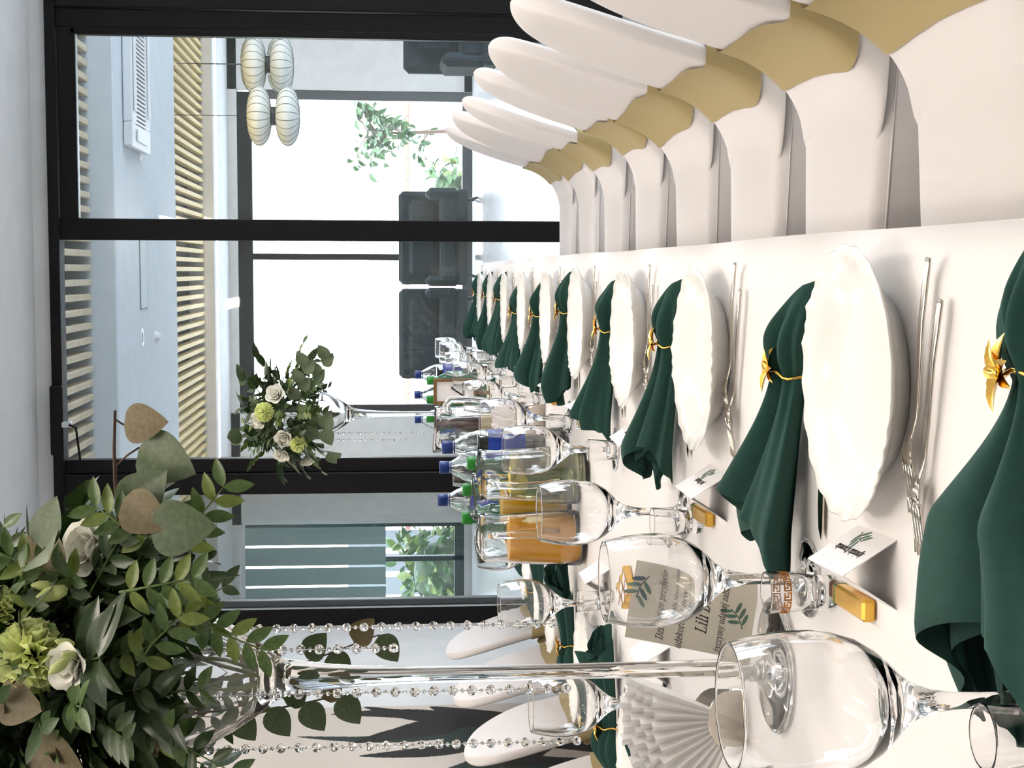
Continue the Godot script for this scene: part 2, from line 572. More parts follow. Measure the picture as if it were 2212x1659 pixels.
func palm_image() -> ImageTexture:
	var W := 900
	var H := 600
	var im := Image.create(W, H, false, Image.FORMAT_RGB8)
	im.fill(Color(0.76, 0.72, 0.68))
	var r := RandomNumberGenerator.new()
	r.seed = 5
	# metres: s along the wall from its far end, y up; the panel is 3.94 x 2.6
	var blades := [
		[0.22, 0.70, 0.00, 1.27, 0.085], [0.26, 0.74, 0.09, 1.40, 0.085], [0.34, 0.78, 0.36, 1.52, 0.055], [0.30, 0.80, 0.45, 1.30, 0.10],
		[0.42, 0.72, 0.60, 1.28, 0.08], [0.20, 0.62, 0.55, 0.98, 0.10], [0.18, 0.66, 0.02, 1.0, 0.09], [0.24, 0.70, 0.30, 1.15, 0.10], [0.45, 0.6, 0.85, 1.05, 0.10], [0.4, 0.5, 0.9, 0.75, 0.09], [0.1, 0.5, 0.6, 0.72, 0.11]]
	var list := []
	for base in [[0.0, 0.0], [0.9, 0.5], [1.7, -0.1], [0.5, -0.55], [2.4, 0.4], [2.9, -0.3]]:
		for q in blades:
			list.append([Vector2(q[0] + base[0], q[1] + base[1]), Vector2(q[2] + base[0], q[3] + base[1]), q[4] * 1.45])
	for k in list.size():
		var a: Vector2 = list[k][0]
		var e: Vector2 = list[k][1]
		var w: float = list[k][2]
		var dir := (e - a)
		var L := dir.length()
		dir /= L
		var nrm := Vector2(-dir.y, dir.x)
		var col := Color(0.085, 0.075, 0.07) if k % 3 != 2 else Color(0.12, 0.17, 0.15)
		var n := int(L * 600)
		for i in n:
			var t := float(i) / n
			var half := w * 0.5 * pow(sin(PI * clampf(pow(t, 0.8), 0.0, 1.0)), 0.7)
			var curve := nrm * (0.09 * L * sin(PI * t) * (1.0 if k % 2 else -1.0))
			var steps := int(half * 2.0 * 480) + 1
			for j in steps:
				var s := (float(j) / steps * 2.0 - 1.0)
				var p := a + dir * (L * t) + curve + nrm * (s * half)
				# the print shows fine ribs slanting off the midrib
				var rib := sin((t * L + absf(s) * half * 1.2) * 300.0)
				if rib > 0.86 and absf(s) > 0.1:
					continue
				var c := col.lightened(0.05) if rib > 0.3 else col
				var px := int((1.0 - p.x / 3.94) * W)
				var py := int((1.0 - p.y / 2.6) * H)
				if px >= 0 and px < W and py >= 0 and py < H:
					im.set_pixel(px, py, c)
	return ImageTexture.create_from_image(im)


func build_lounge() -> void:
	# the room behind the partition
	var zf := -19.5
	var yc := 3.35
	struct("wall_lounge_left", B.new().box(Vector3(-4.75, 1.8, (WZ + zf) / 2), Vector3(0.2, 3.6, WZ - zf)).done(), M.wall_white)
	var wr := B.new()
	wr.box(Vector3(6.6, 0.1, (WZ + zf) / 2), Vector3(0.2, 0.2, WZ - zf)).box(Vector3(6.6, 3.2, (WZ + zf) / 2), Vector3(0.2, 0.8, WZ - zf))
	for z in [-7.4, -10.4]:
		wr.box(Vector3(6.6, 1.6, z), Vector3(0.2, 2.8, 0.4))
	wr.box(Vector3(6.6, 1.6, -16.4), Vector3(0.2, 2.8, 6.4))
	struct("wall_lounge_right", wr.done(), M.wall_white)
	struct("ceiling_lounge", B.new().box(Vector3(1.0, 3.62, (WZ + zf) / 2), Vector3(11.4, 0.1, WZ - zf + 0.2)).done(), M.black_felt)
	# far wall with two window openings
	var wf := B.new()
	wf.box(Vector3(-2.66, 1.8, zf), Vector3(1.52, 3.6, 0.2))
	wf.box(Vector3(-4.7, 1.8, zf), Vector3(0.3, 3.6, 0.2))
	wf.box(Vector3(2.86, 1.8, zf), Vector3(0.94, 3.6, 0.2))
	wf.box(Vector3(6.0, 1.8, zf), Vector3(1.3, 3.6, 0.2))
	wf.box(Vector3(1.0, 3.355, zf), Vector3(11.2, 0.49, 0.2))
	wf.box(Vector3(1.0, 0.05, zf), Vector3(11.2, 0.1, 0.2))
	struct("wall_lounge_far", wf.done(), M.wall_white)
	var w1 := struct("window_3", B.new().box(Vector3(0.23, 1.5, zf), Vector3(4.2, 2.8, 0.012)).done(), M.clear_pane)
	for q in [[-1.85, 0.10], [2.33, 0.13], [0.19, 0.085]]:
		part("window_frame", B.new().box(Vector3(q[0], 1.5, zf + 0.02), Vector3(q[1], 2.85, 0.1), 0.004).done(), M.grey_frame if q[0] > 2.0 else M.black_frame, w1)
	part("window_frame", B.new().box(Vector3(0.23, 3.015, zf + 0.02), Vector3(4.26, 0.19, 0.12), 0.004).done(), M.black_frame, w1)
	part("window_sill", B.new().box(Vector3(0.23, 0.06, zf + 0.06), Vector3(4.3, 0.14, 0.18), 0.004).done(), M.grey_frame, w1)
	var w2 := struct("window_4", B.new().box(Vector3(4.3, 1.5, zf), Vector3(1.9, 2.8, 0.012)).done(), M.clear_pane)
	part("window_frame", B.new().box(Vector3(3.30, 1.5, zf + 0.02), Vector3(0.13, 2.85, 0.1), 0.004).done(), M.black_frame, w2)
	var w5 := struct("added_window_5", B.new().box(Vector3(-3.98, 1.6, zf), Vector3(1.14, 3.0, 0.012)).done(), M.clear_pane)  # added window, seen through the narrow pane in place of its reflection
	for x in [-4.53, -3.92, -3.44]:
		part("window_frame", B.new().box(Vector3(x, 1.6, zf + 0.02), Vector3(0.07, 3.0, 0.1), 0.004).done(), M.grey_frame, w5)
	part("window_frame", B.new().box(Vector3(-3.98, 0.16, zf + 0.02), Vector3(1.14, 0.14, 0.1), 0.004).done(), M.grey_frame, w5)
	var bl := thing("added_streak_blind", "added grey vertical blind, its gaps standing in for streaks reflected in the narrow pane", "blind", Vector3(-3.98, 0, zf + 0.16))  # added blind; bright gaps take the place of reflected streaks
	part("rail", B.new().box(Vector3(0, 3.08, 0), Vector3(1.16, 0.05, 0.05), 0.005).done(), M.white_plastic, bl)
	for k in 4:
		part("slat", B.new().box(Vector3(-0.42 + 0.275 * k, 2.12, 0), Vector3(0.25 - 0.012 * (k % 2), 1.9, 0.006), 0.002).done(), M.blind_grey, bl)
	# ceiling: slats - white soffit - slats - beam
	var slat := B.new().box(Vector3.ZERO, Vector3(0.047, 0.09, 3.6), 0.003).done()
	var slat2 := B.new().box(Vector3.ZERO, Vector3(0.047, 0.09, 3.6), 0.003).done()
	var c1 := struct("ceiling_slats_front", B.new().box(Vector3(1.0, yc + 0.2, -9.15), Vector3(11.0, 0.02, 3.7)).done(), M.black_felt)
	var c2 := struct("ceiling_slats_rear", B.new().box(Vector3(1.0, yc + 0.2, -15.95), Vector3(11.0, 0.02, 3.7)).done(), M.black_felt)
	for k in 52:
		var x := -2.55 + k * 0.107
		part("slat", slat, M.slat_wood, c1, at(Vector3(x, yc + 0.045, -9.15)))
		part("slat", slat2, M.slat_warm_lit, c2, at(Vector3(x, yc + 0.045, -15.95)))
	struct("ceiling_soffit", B.new().box(Vector3(1.0, 3.39, -12.53), Vector3(11.0, 0.44, 3.14), 0.01).done(), M.soffit_white)
	struct("ceiling_beam", B.new().box(Vector3(1.0, 3.4, -18.6), Vector3(11.0, 0.34, 1.7), 0.01).done(), M.wall_white)
	# light strip on the beam
	var strip := thing("light_strip", "long thin white light strip along the ceiling beam before the windows", "light strip", Vector3(0.4, 3.222, -18.0))
	part("diffuser", B.new().box(Vector3.ZERO, Vector3(6.0, 0.012, 0.06), 0.003).done(), M.strip_glow, strip)
	area_light(Vector3(0.4, 3.205, -18.0), Vector2(6.0, 0.06), 2.0, Color(0.95, 1, 1))
	# warm cove light on the edge of the soffit, washing over the rear slats
	var cove := thing("cove_light", "warm strip of cove light along the rear edge of the soffit", "light strip", Vector3(0.4, 3.20, -14.13))
	part("diffuser", B.new().box(Vector3.ZERO, Vector3(6.0, 0.03, 0.02), 0.003).done(), M.cove_glow, cove)
	area_light(Vector3(0.4, 3.20, -14.15), Vector2(6.0, 0.03), 3.0, Color(1.0, 0.86, 0.55), Vector3(0.12, 0, 0))
	# air conditioning cassettes in the soffit
	cassette(Vector3(1.58, 3.165, -11.75), "square white ceiling air conditioner with slotted grille in the soffit")
	for q in [[0.97, -12.1, "round recessed ceiling downlight beside the air conditioner"], [-0.55, -12.05, "round recessed ceiling downlight beside the smoke detector"]]:
		var d := thing("downlight", q[2], "downlight", Vector3(q[0], 3.168, q[1]))
		part("ring", B.new().lathe([Vector2(0.045, -0.002), Vector2(0.075, -0.002), Vector2(0.078, 0.002), Vector2(0.045, 0.004)], 28).done(), M.white_plastic, d)
		part("lens", B.new().lathe([Vector2(0.0, 0.003), Vector2(0.045, 0.003)], 28).done(), M.lens_grey, d)
	var sd := thing("smoke_detector", "white round smoke detector on the ceiling soffit", "smoke detector", Vector3(-0.58, 3.17, -12.75))
	part("base", B.new().lathe([Vector2(0.0, -0.012), Vector2(0.05, -0.012), Vector2(0.055, 0.0)], 24).done(), M.white_plastic, sd)
	part("sensor", B.new().lathe([Vector2(0.0, -0.05), Vector2(0.02, -0.045), Vector2(0.035, -0.03), Vector2(0.04, -0.012)], 24).done(), M.white_plastic, sd)
	var ht := thing("access_hatch", "flat white access hatch outlined in the ceiling soffit", "hatch", Vector3(0.0, 3.165, -12.15))
	part("panel", B.new().box(Vector3.ZERO, Vector3(0.62, 0.008, 0.32), 0.003).done(), M.soffit_white, ht)
	for q in [[Vector3(0, -0.001, 0.163), Vector3(0.64, 0.006, 0.006)], [Vector3(0, -0.001, -0.163), Vector3(0.64, 0.006, 0.006)], [Vector3(0.313, -0.001, 0), Vector3(0.006, 0.006, 0.33)], [Vector3(-0.313, -0.001, 0), Vector3(0.006, 0.006, 0.33)]]:
		part("edge", B.new().box(q[0], q[1]).done(), M.lantern_rib, ht)
	# sofas
	sofa(Vector3(0.43, 0, -18.45), 1.2, "dark teal velvet loveseat behind the partition mullion, before the window")
	sofa(Vector3(-0.81, 0, -18.45), 1.17, "dark teal velvet loveseat next to the white wall, before the window")
	sofa(Vector3(2.68, 0, -13.6), 1.6, "dark teal velvet sofa standing apart, before the grey wall pier")
	# paper lanterns
	for q in [[1.62, -15.4, 2.33, "double white ribbed paper pendant lamp hanging before the big window"], [2.22, -15.9, 2.42, "double white ribbed paper pendant lamp hanging against the wall pier"], [2.35, -16.8, 2.52, "double white ribbed paper pendant lamp hanging behind the other two"]]:
		lantern(Vector3(q[0], q[2], q[1]), q[3])


func area_light(p: Vector3, size: Vector2, e: float, c: Color, rot := Vector3(-PI / 2, 0, 0)) -> void:
	var l := AreaLight3D.new()
	l.name = numbered("lamp_light")
	l.area_size = size
	l.light_energy = e
	l.light_color = c
	l.shadow_enabled = true
	l.area_range = 40.0
	l.area_attenuation = 2.0
	add_child(l)
	l.position = p
	l.rotation = rot


func cassette(p: Vector3, label: String) -> void:
	# a shallow tray under the soffit with an open grille: bars over a hollow, flaps round it
	var t := thing("air_conditioner", label, "air conditioner", p)
	for q in [[Vector3(0.535, -0.035, 0), Vector3(0.18, 0.07, 0.86)], [Vector3(-0.535, -0.035, 0), Vector3(0.18, 0.07, 0.86)], [Vector3(0, -0.035, 0.325), Vector3(0.89, 0.07, 0.21)], [Vector3(0, -0.035, -0.325), Vector3(0.89, 0.07, 0.21)]]:
		part("panel", B.new().box(q[0], q[1], 0.01).done(), M.white_plastic, t)
	var gr := part("filter", B.new().box(Vector3(0, -0.006, 0), Vector3(0.89, 0.01, 0.44)).done(), M.filter_grey, t)
	for k in 27:
		part("bar", B.new().box(Vector3(-0.429 + k * 0.033, -0.062, 0.0), Vector3(0.017, 0.012, 0.44), 0.002).done(), M.white_plastic, gr)
	for sx in [-1, 1]:
		part("flap", B.new().box(Vector3(sx * 0.53, -0.078, 0), Vector3(0.09, 0.012, 0.5), 0.004).done(), M.white_plastic, t)
		part("flap", B.new().box(Vector3(0, -0.078, sx * 0.33), Vector3(0.7, 0.012, 0.09), 0.004).done(), M.white_plastic, t)


func sofa(p: Vector3, w: float, label: String) -> Node3D:
	var t := thing("loveseat", label, "sofa", p, 0.0, "teal velvet sofas in the room behind the glass")
	part("seat", B.new().box(Vector3(0, 0.36, 0.05), Vector3(w - 0.12, 0.22, 0.62), 0.05).done(), M.velvet, t)
	part("base", B.new().box(Vector3(0, 0.2, 0.0), Vector3(w, 0.14, 0.74), 0.03).done(), M.velvet, t)
	part("backrest", B.new().box(Vector3(0, 0.66, -0.3), Vector3(w, 0.66, 0.16), 0.05).done(), M.velvet, t)
	for s in [-1, 1]:
		part("armrest", B.new().box(Vector3(s * (w / 2 - 0.05), 0.44, 0.0), Vector3(0.13, 0.42, 0.72), 0.05).done(), M.velvet, t)
		part("cushion", B.new().box(Vector3(s * w * 0.2, 0.68, -0.17), Vector3(w * 0.40, 0.36, 0.14), 0.05).done(), M.velvet, t)
		for z in [-1, 1]:
			part("leg", B.new().tube([Vector3(s * (w / 2 - 0.1), 0.0, z * 0.28), Vector3(s * (w / 2 - 0.14), 0.15, z * 0.26)], [0.014, 0.022], 8).done(), M.sofa_leg, t)
	return t


func lantern(p: Vector3, label: String) -> void:
	var t := thing("pendant_lamp", label, "pendant lamp", p, 0.0, "paper lanterns in the room behind the glass")
	var prof := []
	for k in 13:
		var a := PI * k / 12.0
		prof.append(Vector2(maxf(0.31 * pow(sin(a), 0.75), 0.0), -0.125 * cos(a)))
	for s in [-1, 1]:
		var sh := part("shade", B.new().lathe(prof, 40).done(), M.lantern_paper, t, at(Vector3(0, s * 0.148, 0)))
		for k in 22:
			var a := TAU * k / 22.0 + 0.1
			var pts := []
			for q in prof:
				pts.append(Vector3((q.x + 0.001) * cos(a), q.y, (q.x + 0.001) * sin(a)))
			part("rib", B.new().tube(pts, [0.0035], 4, false).done(), M.lantern_rib, sh)
	part("spacer", B.new().lathe([Vector2(0, -0.03), Vector2(0.1, -0.03), Vector2(0.1, 0.03), Vector2(0, 0.03)], 24).done(), M.sofa_leg, t)
	part("cable", B.new().tube([Vector3(0, 0.27, 0), Vector3(0, 3.4 - p.y, 0)], [0.004], 6).done(), M.sofa_leg, t)


func build_outside() -> void:
	struct("ground_outside", B.new().box(Vector3(0, -0.35, -20), Vector3(120, 0.3, 120)).done(), M.pavement)
	# small tree before the window
	var t := thing("small_tree", "small leafy green tree in front of the big bright window", "tree", Vector3(2.0, -0.2, -21.0))
	part("trunk", B.new().tube([Vector3(0, 0, 0), Vector3(0.02, 0.5, 0.01), Vector3(-0.01, 1.2, 0), Vector3(0.02, 1.6, 0)], [0.035, 0.03, 0.02, 0.008], 8).done(), M.bark, t)
	var lf := leaf_mesh(0.15, 0.085, 0.9)
	var r := RandomNumberGenerator.new()
	r.seed = 31
	for k in 13:
		var a := k * 2.4
		var e := Vector3(cos(a) * r.randf_range(0.3, 0.58), r.randf_range(0.8, 1.78), sin(a) * r.randf_range(0.2, 0.5))
		var b0 := Vector3(0, e.y - r.randf_range(0.1, 0.35), 0)
		part("branch", B.new().tube([b0, b0.lerp(e, 0.5) + Vector3(0, 0.05, 0), e], [0.012, 0.008, 0.004], 5).done(), M.bark, t)
		for j in 22:
			var v := r.randf()
			var pp := b0.lerp(e, 0.25 + 0.8 * v) + Vector3(r.randf_range(-1, 1), r.randf_range(-1, 1), r.randf_range(-1, 1)) * 0.10
			var d := Vector3(r.randf_range(-1, 1), r.randf_range(-0.8, 0.4), r.randf_range(-1, 1))
			part("leaf", lf, M.leaf_tree, t, look(pp, d, Vector3(r.randf_range(-0.6, 0.6), 1, r.randf_range(-0.2, 1.0)), r.randf_range(0.7, 1.25)))
	# low pale wall and greenery beyond the windows
	var bw := thing("garden_wall", "low pale brick wall far outside the big window", "wall", Vector3(-0.5, -0.2, -27.5))
	part("body", B.new().box(Vector3(0, 0.45, 0), Vector3(10, 0.9, 0.3)).done(), M.render_wall, bw)
	for k in 25:
		part("brick", B.new().box(Vector3(-4.8 + k * 0.4, 0.94, 0.0), Vector3(0.36, 0.08, 0.34), 0.01).done(), M.brick_red, bw)
	hedge(Vector3(4.3, -0.2, -25.0), Vector3(0.8, 0.8, 0.5), 150, "clipped green bush by the garden wall, beyond the small tree")
	hedge(Vector3(1.3, -0.2, -25.4), Vector3(0.8, 0.75, 0.45), 120, "low green bush by the garden wall, beyond the sofas")
	hedge(Vector3(-4.55, -0.2, -21.6), Vector3(0.85, 1.35, 0.5), 295, "added green hedge outside the corner window, standing in for greenery reflected in the pane")  # added where the narrow pane would mirror greenery
	var fn := thing("added_fence", "added grey board fence behind the corner hedge, part of the stand-in for the reflection", "fence", Vector3(-5.3, -0.2, -24.0))  # added fence, backs the hedge that replaces the mirrored view
	for k in 9:
		part("board", B.new().box(Vector3(-1.6 + k * 0.4, 1.0, 0), Vector3(0.3, 2.0, 0.03), 0.005).done(), M.fence_grey, fn)


func hedge(p: Vector3, half: Vector3, n: int, label: String) -> void:
	var t := thing("hedge", label, "hedge", p, 0.0, "greenery outside the windows")
	var r := RandomNumberGenerator.new()
	r.seed = int(p.x * 100) + int(p.z * 10)
	var b := B.new()
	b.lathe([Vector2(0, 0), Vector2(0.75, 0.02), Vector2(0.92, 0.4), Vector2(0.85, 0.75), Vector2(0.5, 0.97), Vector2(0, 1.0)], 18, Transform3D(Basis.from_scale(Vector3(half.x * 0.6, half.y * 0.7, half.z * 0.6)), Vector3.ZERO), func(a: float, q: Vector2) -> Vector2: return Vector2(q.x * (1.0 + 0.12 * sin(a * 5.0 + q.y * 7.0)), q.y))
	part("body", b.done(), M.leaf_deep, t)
	var lf := leaf_mesh(0.13, 0.075, 0.9)
	for k in n:
		var a := r.randf() * TAU
		var v := r.randf()
		var d := Vector3(cos(a), v * 1.2 - 0.2, sin(a)).normalized()
		var q := Vector3(d.x * half.x * 0.9, half.y * (0.05 + 0.9 * v), d.z * half.z * 0.9) * r.randf_range(0.72, 1.0)
		part("leaf", lf, M.leaf_light if k % 3 == 0 else M.leaf_tree, t, look(q, d * 0.6 + Vector3(r.randf_range(-1, 1), r.randf_range(-1, 1), r.randf_range(-1, 1)), Vector3.UP + d, r.randf_range(1.3, 2.1)))


# ---------------------------------------------------------------- table ware
func plate_mesh() -> ArrayMesh:
	var prof := [Vector2(0.0, 0.003), Vector2(0.072, 0.002), Vector2(0.078, 0.0), Vector2(0.081, 0.001), Vector2(0.090, 0.012), Vector2(0.104, 0.021), Vector2(0.1195, 0.029), Vector2(0.121, 0.0305), Vector2(0.1195, 0.0315), Vector2(0.104, 0.0245), Vector2(0.092, 0.0165), Vector2(0.082, 0.0085), Vector2(0.070, 0.0065), Vector2(0.0, 0.006)]
	return B.new().lathe(prof, 120, Transform3D.IDENTITY, func(a: float, p: Vector2) -> Vector2:
		var k := clampf((p.x - 0.088) / 0.033, 0.0, 1.0)
		# shell fluting: four fans of ridges, scalloped rim between
		var fan := pow(maxf(0.0, cos(2.0 * (a + 0.35))), 3.0)
		var rid := cos(a * 40.0) * 0.0011 * fan * k + cos(a * 20.0) * 0.0007 * k
		return Vector2(p.x * (1.0 + 0.010 * k * cos(a * 20.0) + 0.012 * k * fan), p.y + rid + 0.0022 * k * fan)).done()


func goblet_mesh() -> ArrayMesh:
	var o := [Vector2(0, 0.0), Vector2(0.034, 0.0), Vector2(0.0395, 0.0008), Vector2(0.0402, 0.0022), Vector2(0.039, 0.0034), Vector2(0.026, 0.0052), Vector2(0.013, 0.0085), Vector2(0.0072, 0.014), Vector2(0.0056, 0.024), Vector2(0.0052, 0.045), Vector2(0.0058, 0.064), Vector2(0.0078, 0.078), Vector2(0.0115, 0.089), Vector2(0.018, 0.0985), Vector2(0.0265, 0.1075), Vector2(0.0345, 0.117), Vector2(0.0412, 0.129), Vector2(0.0455, 0.143), Vector2(0.0475, 0.158), Vector2(0.0472, 0.174), Vector2(0.0452, 0.190), Vector2(0.0424, 0.204), Vector2(0.04075, 0.2100), Vector2(0.04045, 0.2111), Vector2(0.0403, 0.2116), Vector2(0.0400, 0.2119), Vector2(0.0397, 0.2116), Vector2(0.03965, 0.2111), Vector2(0.03995, 0.2100),
		Vector2(0.0416, 0.204), Vector2(0.0444, 0.190), Vector2(0.0464, 0.174), Vector2(0.0466, 0.158), Vector2(0.0445, 0.1435), Vector2(0.0400, 0.130), Vector2(0.0328, 0.119), Vector2(0.0235, 0.1115), Vector2(0.012, 0.1075), Vector2(0.0, 0.1065)]
	return B.new().lathe(o, 64).done()


func shot_mesh() -> ArrayMesh:
	var o := [Vector2(0, 0.0008), Vector2(0.0135, 0.0), Vector2(0.0158, 0.0015), Vector2(0.0162, 0.006), Vector2(0.0155, 0.010), Vector2(0.0162, 0.015), Vector2(0.0178, 0.032), Vector2(0.0196, 0.055), Vector2(0.0205, 0.0653), Vector2(0.0206, 0.0664), Vector2(0.02045, 0.0669), Vector2(0.0201, 0.0672), Vector2(0.01975, 0.0669), Vector2(0.0196, 0.0664), Vector2(0.0195, 0.0653), Vector2(0.0185, 0.055), Vector2(0.0164, 0.034), Vector2(0.0146, 0.021), Vector2(0.0105, 0.0165), Vector2(0.0, 0.0150)]
	return B.new().lathe(o, 36).done()


func vase_mesh() -> ArrayMesh:
	var o := [Vector2(0, 0.002), Vector2(0.06, 0.0), Vector2(0.074, 0.001), Vector2(0.0755, 0.004), Vector2(0.072, 0.007), Vector2(0.045, 0.010), Vector2(0.022, 0.016), Vector2(0.0125, 0.027), Vector2(0.0098, 0.05), Vector2(0.0088, 0.12), Vector2(0.0085, 0.25), Vector2(0.0090, 0.40), Vector2(0.0105, 0.45), Vector2(0.0135, 0.49), Vector2(0.0165, 0.515), Vector2(0.0185, 0.53), Vector2(0.0205, 0.5405), Vector2(0.026, 0.549), Vector2(0.040, 0.567), Vector2(0.056, 0.592), Vector2(0.070, 0.620), Vector2(0.0785, 0.642), Vector2(0.0825, 0.656), Vector2(0.0818, 0.658), Vector2(0.0798, 0.656),
		Vector2(0.0755, 0.642), Vector2(0.0665, 0.620), Vector2(0.052, 0.593), Vector2(0.035, 0.569), Vector2(0.018, 0.556), Vector2(0.006, 0.552), Vector2(0.0, 0.5515)]
	return B.new().lathe(o, 56).done()


func fork_parts() -> Array:
	# lies along -x: handle end at x = 0, tips at x = -0.215
	var h := B.new()
	h.tube([Vector3(0.0, 0.0085, 0), Vector3(-0.003, 0.009, 0), Vector3(-0.05, 0.010, 0), Vector3(-0.10, 0.008, 0), Vector3(-0.128, 0.0075, 0), Vector3(-0.142, 0.010, 0), Vector3(-0.15, 0.0125, 0)], [0.0038, 0.0052, 0.0046, 0.0034, 0.0028, 0.0034, 0.005], 10, true, 0.42)
	h.tube([Vector3(-0.148, 0.0120, 0), Vector3(-0.157, 0.0135, 0), Vector3(-0.168, 0.012, 0)], [0.006, 0.0112, 0.0118], 12, true, 0.16, Vector3.UP)
	var tines := []
	for k in 4:
		var z := (k - 1.5) * 0.0064
		tines.append(B.new().tube([Vector3(-0.164, 0.0125, z), Vector3(-0.180, 0.0085, z), Vector3(-0.198, 0.0045, z), Vector3(-0.212, 0.003, z)], [0.0020, 0.0019, 0.0016, 0.0010], 6).done())
	return [h.done(), tines]


func knife_parts() -> Array:
	var h := B.new().tube([Vector3(0.0, 0.005, 0), Vector3(-0.004, 0.005, 0), Vector3(-0.05, 0.006, 0), Vector3(-0.105, 0.005, 0)], [0.004, 0.0062, 0.0058, 0.0042], 10, true, 0.6)
	var o := PackedVector2Array([Vector2(-0.10, -0.005), Vector2(-0.13, -0.009), Vector2(-0.19, -0.010), Vector2(-0.212, -0.007), Vector2(-0.222, 0.002), Vector2(-0.21, 0.006), Vector2(-0.10, 0.006)])
	var bl := B.new().plate(o, 0.003, 0.0046, Transform3D(Basis(Vector3.RIGHT, PI / 2), Vector3(0, 0.008, 0)))
	return [h.done(), bl.done()]


func napkin_mesh(sd: int, flare := 1.0, long := 0.285, quick := 1.0) -> ArrayMesh:
	# rolled cloth along -x: tip at x = 0, gathered at x = -0.095, flared open end at about x = -0.33
	var r := RandomNumberGenerator.new()
	r.seed = sd
	var p1 := r.randf() * TAU
	var p2 := r.randf() * TAU
	var p3 := r.randf() * TAU
	var lop := r.randf_range(-0.5, 0.5)
	var tw := r.randf_range(-0.35, 0.35)
	var b := B.new()
	for layer in 3:
		var sc: float = [1.0, 0.7, 0.42][layer]
		var ext: float = [1.0, 0.93 + 0.08 * r.randf(), 1.03][layer]
		var ph := layer * 1.7
		b.sheet(72, 46, func(u: float, v: float) -> Vector3:
			# u round the roll (under one edge, over the top, under the other), v along it
			var phi := lerpf(-2.05, 2.05, u)
			var edge := 0.035 * sin(phi * 1.5 + p1) + 0.05 * absf(sin(phi * 0.9 + p2)) - 0.03
			var L := (long + edge * flare) * ext
			var x := -L * v
			var d := -x
			var w: float
			var h: float
			if d < 0.02:
				var t := sqrt(maxf(0.0, d / 0.02))
				w = 0.014 * t + 0.001; h = 0.012 * t + 0.002
			elif d < 0.095:
				var t := (d - 0.02) / 0.075
				w = lerpf(0.015, 0.0165, t) + 0.007 * sin(PI * t); h = lerpf(0.014, 0.0155, t) + 0.006 * sin(PI * t)
			else:
				var t := (d - 0.095) / 0.235
				var tq := minf(1.0, t * quick)
				var e := tq * tq * (3.0 - 2.0 * tq)
				w = lerpf(0.0165, 0.082 * flare, e) * (1.0 - 0.30 * smoothstep(0.75, 1.15, t))
				h = lerpf(0.0155, 0.034, minf(1.0, e * 1.35)) * (1.0 - 0.45 * smoothstep(0.7, 1.15, t))
			w *= sc; h *= lerpf(sc, 1.0, 0.3)
			var grow := smoothstep(0.0, 0.08, d)
			var k := 1.0 + grow * (0.16 * sin(phi * 4.0 + p1 + ph + tw * d * 18.0) + 0.13 * sin(phi * 6.5 + p2 + ph + d * 4.0) + 0.05 * sin(phi * 11.0 + p3))
			var z := w * sin(phi * 0.80) * k + lop * 0.07 * maxf(0.0, d - 0.1)
			var y := h * (1.0 + cos(phi)) * k
			y += 0.003 * (2 - layer) * 0.3
			return Vector3(x + 0.006 * sin(phi * 3.0 + p3) * grow, maxf(0.0012 + 0.0006 * layer, y), z))
	return b.done()


func ring_thing(p: Vector3, turn: float, label: String) -> Node3D:
	var t := thing("napkin_ring", label, "napkin ring", p, turn, "gold napkin rings")
	var pts := []
	for k in 25:
		var a := TAU * k / 24.0
		pts.append(Vector3(0.002 * sin(a * 5.0), 0.0225 + 0.0215 * cos(a), 0.0235 * sin(a)))
	part("band", B.new().tube(pts, [0.0017], 6, false).done(), M.gold, t)
	var pet: ArrayMesh = M.petal_mesh
	for k in 7:
		var a := TAU * k / 7.0 + 0.3
		var d := Vector3(cos(a), 0.35 + 0.25 * (k % 2), sin(a))
		part("petal", pet, M.gold, t, look(Vector3(0, 0.044, -0.006), d, Vector3.UP, 1.0 - 0.15 * (k % 3)))
	part("flower_centre", B.new().lathe([Vector2(0, 0), Vector2(0.003, 0.001), Vector2(0.0034, 0.003), Vector2(0, 0.005)], 10).done(), M.gold, t, at(Vector3(0, 0.046, -0.006)))
	return t


func sprig_print(parent: Node3D, xf: Transform3D, s: float, m1: Material, m2: Material) -> void:
	var b := B.new()
	b.tube([Vector3(0, 0, 0), Vector3(0.12, 0.5, 0) * s, Vector3(0.02, 1.0, 0) * s], [0.022 * s], 4)
	part("printed_stalk", b.done(), m1, parent, xf)
	for k in 6:
		var t := 0.15 + 0.15 * k
		var o := PackedVector2Array()
		var sg := -1.0 if k % 2 else 1.0
		for i in 9:
			var a := TAU * i / 9.0
			o.append(Vector2((0.26 + 0.24 * cos(a)) * sg, 0.10 * sin(a) + (0.26 + 0.24 * cos(a)) * 0.55) * s)
		part("printed_leaf", B.new().plate(o, 0.0, 0.0002).done(), m2 if k % 3 else m1, parent, xf * at(Vector3(0.1 * sin(PI * t) * s, t * s, 0)))


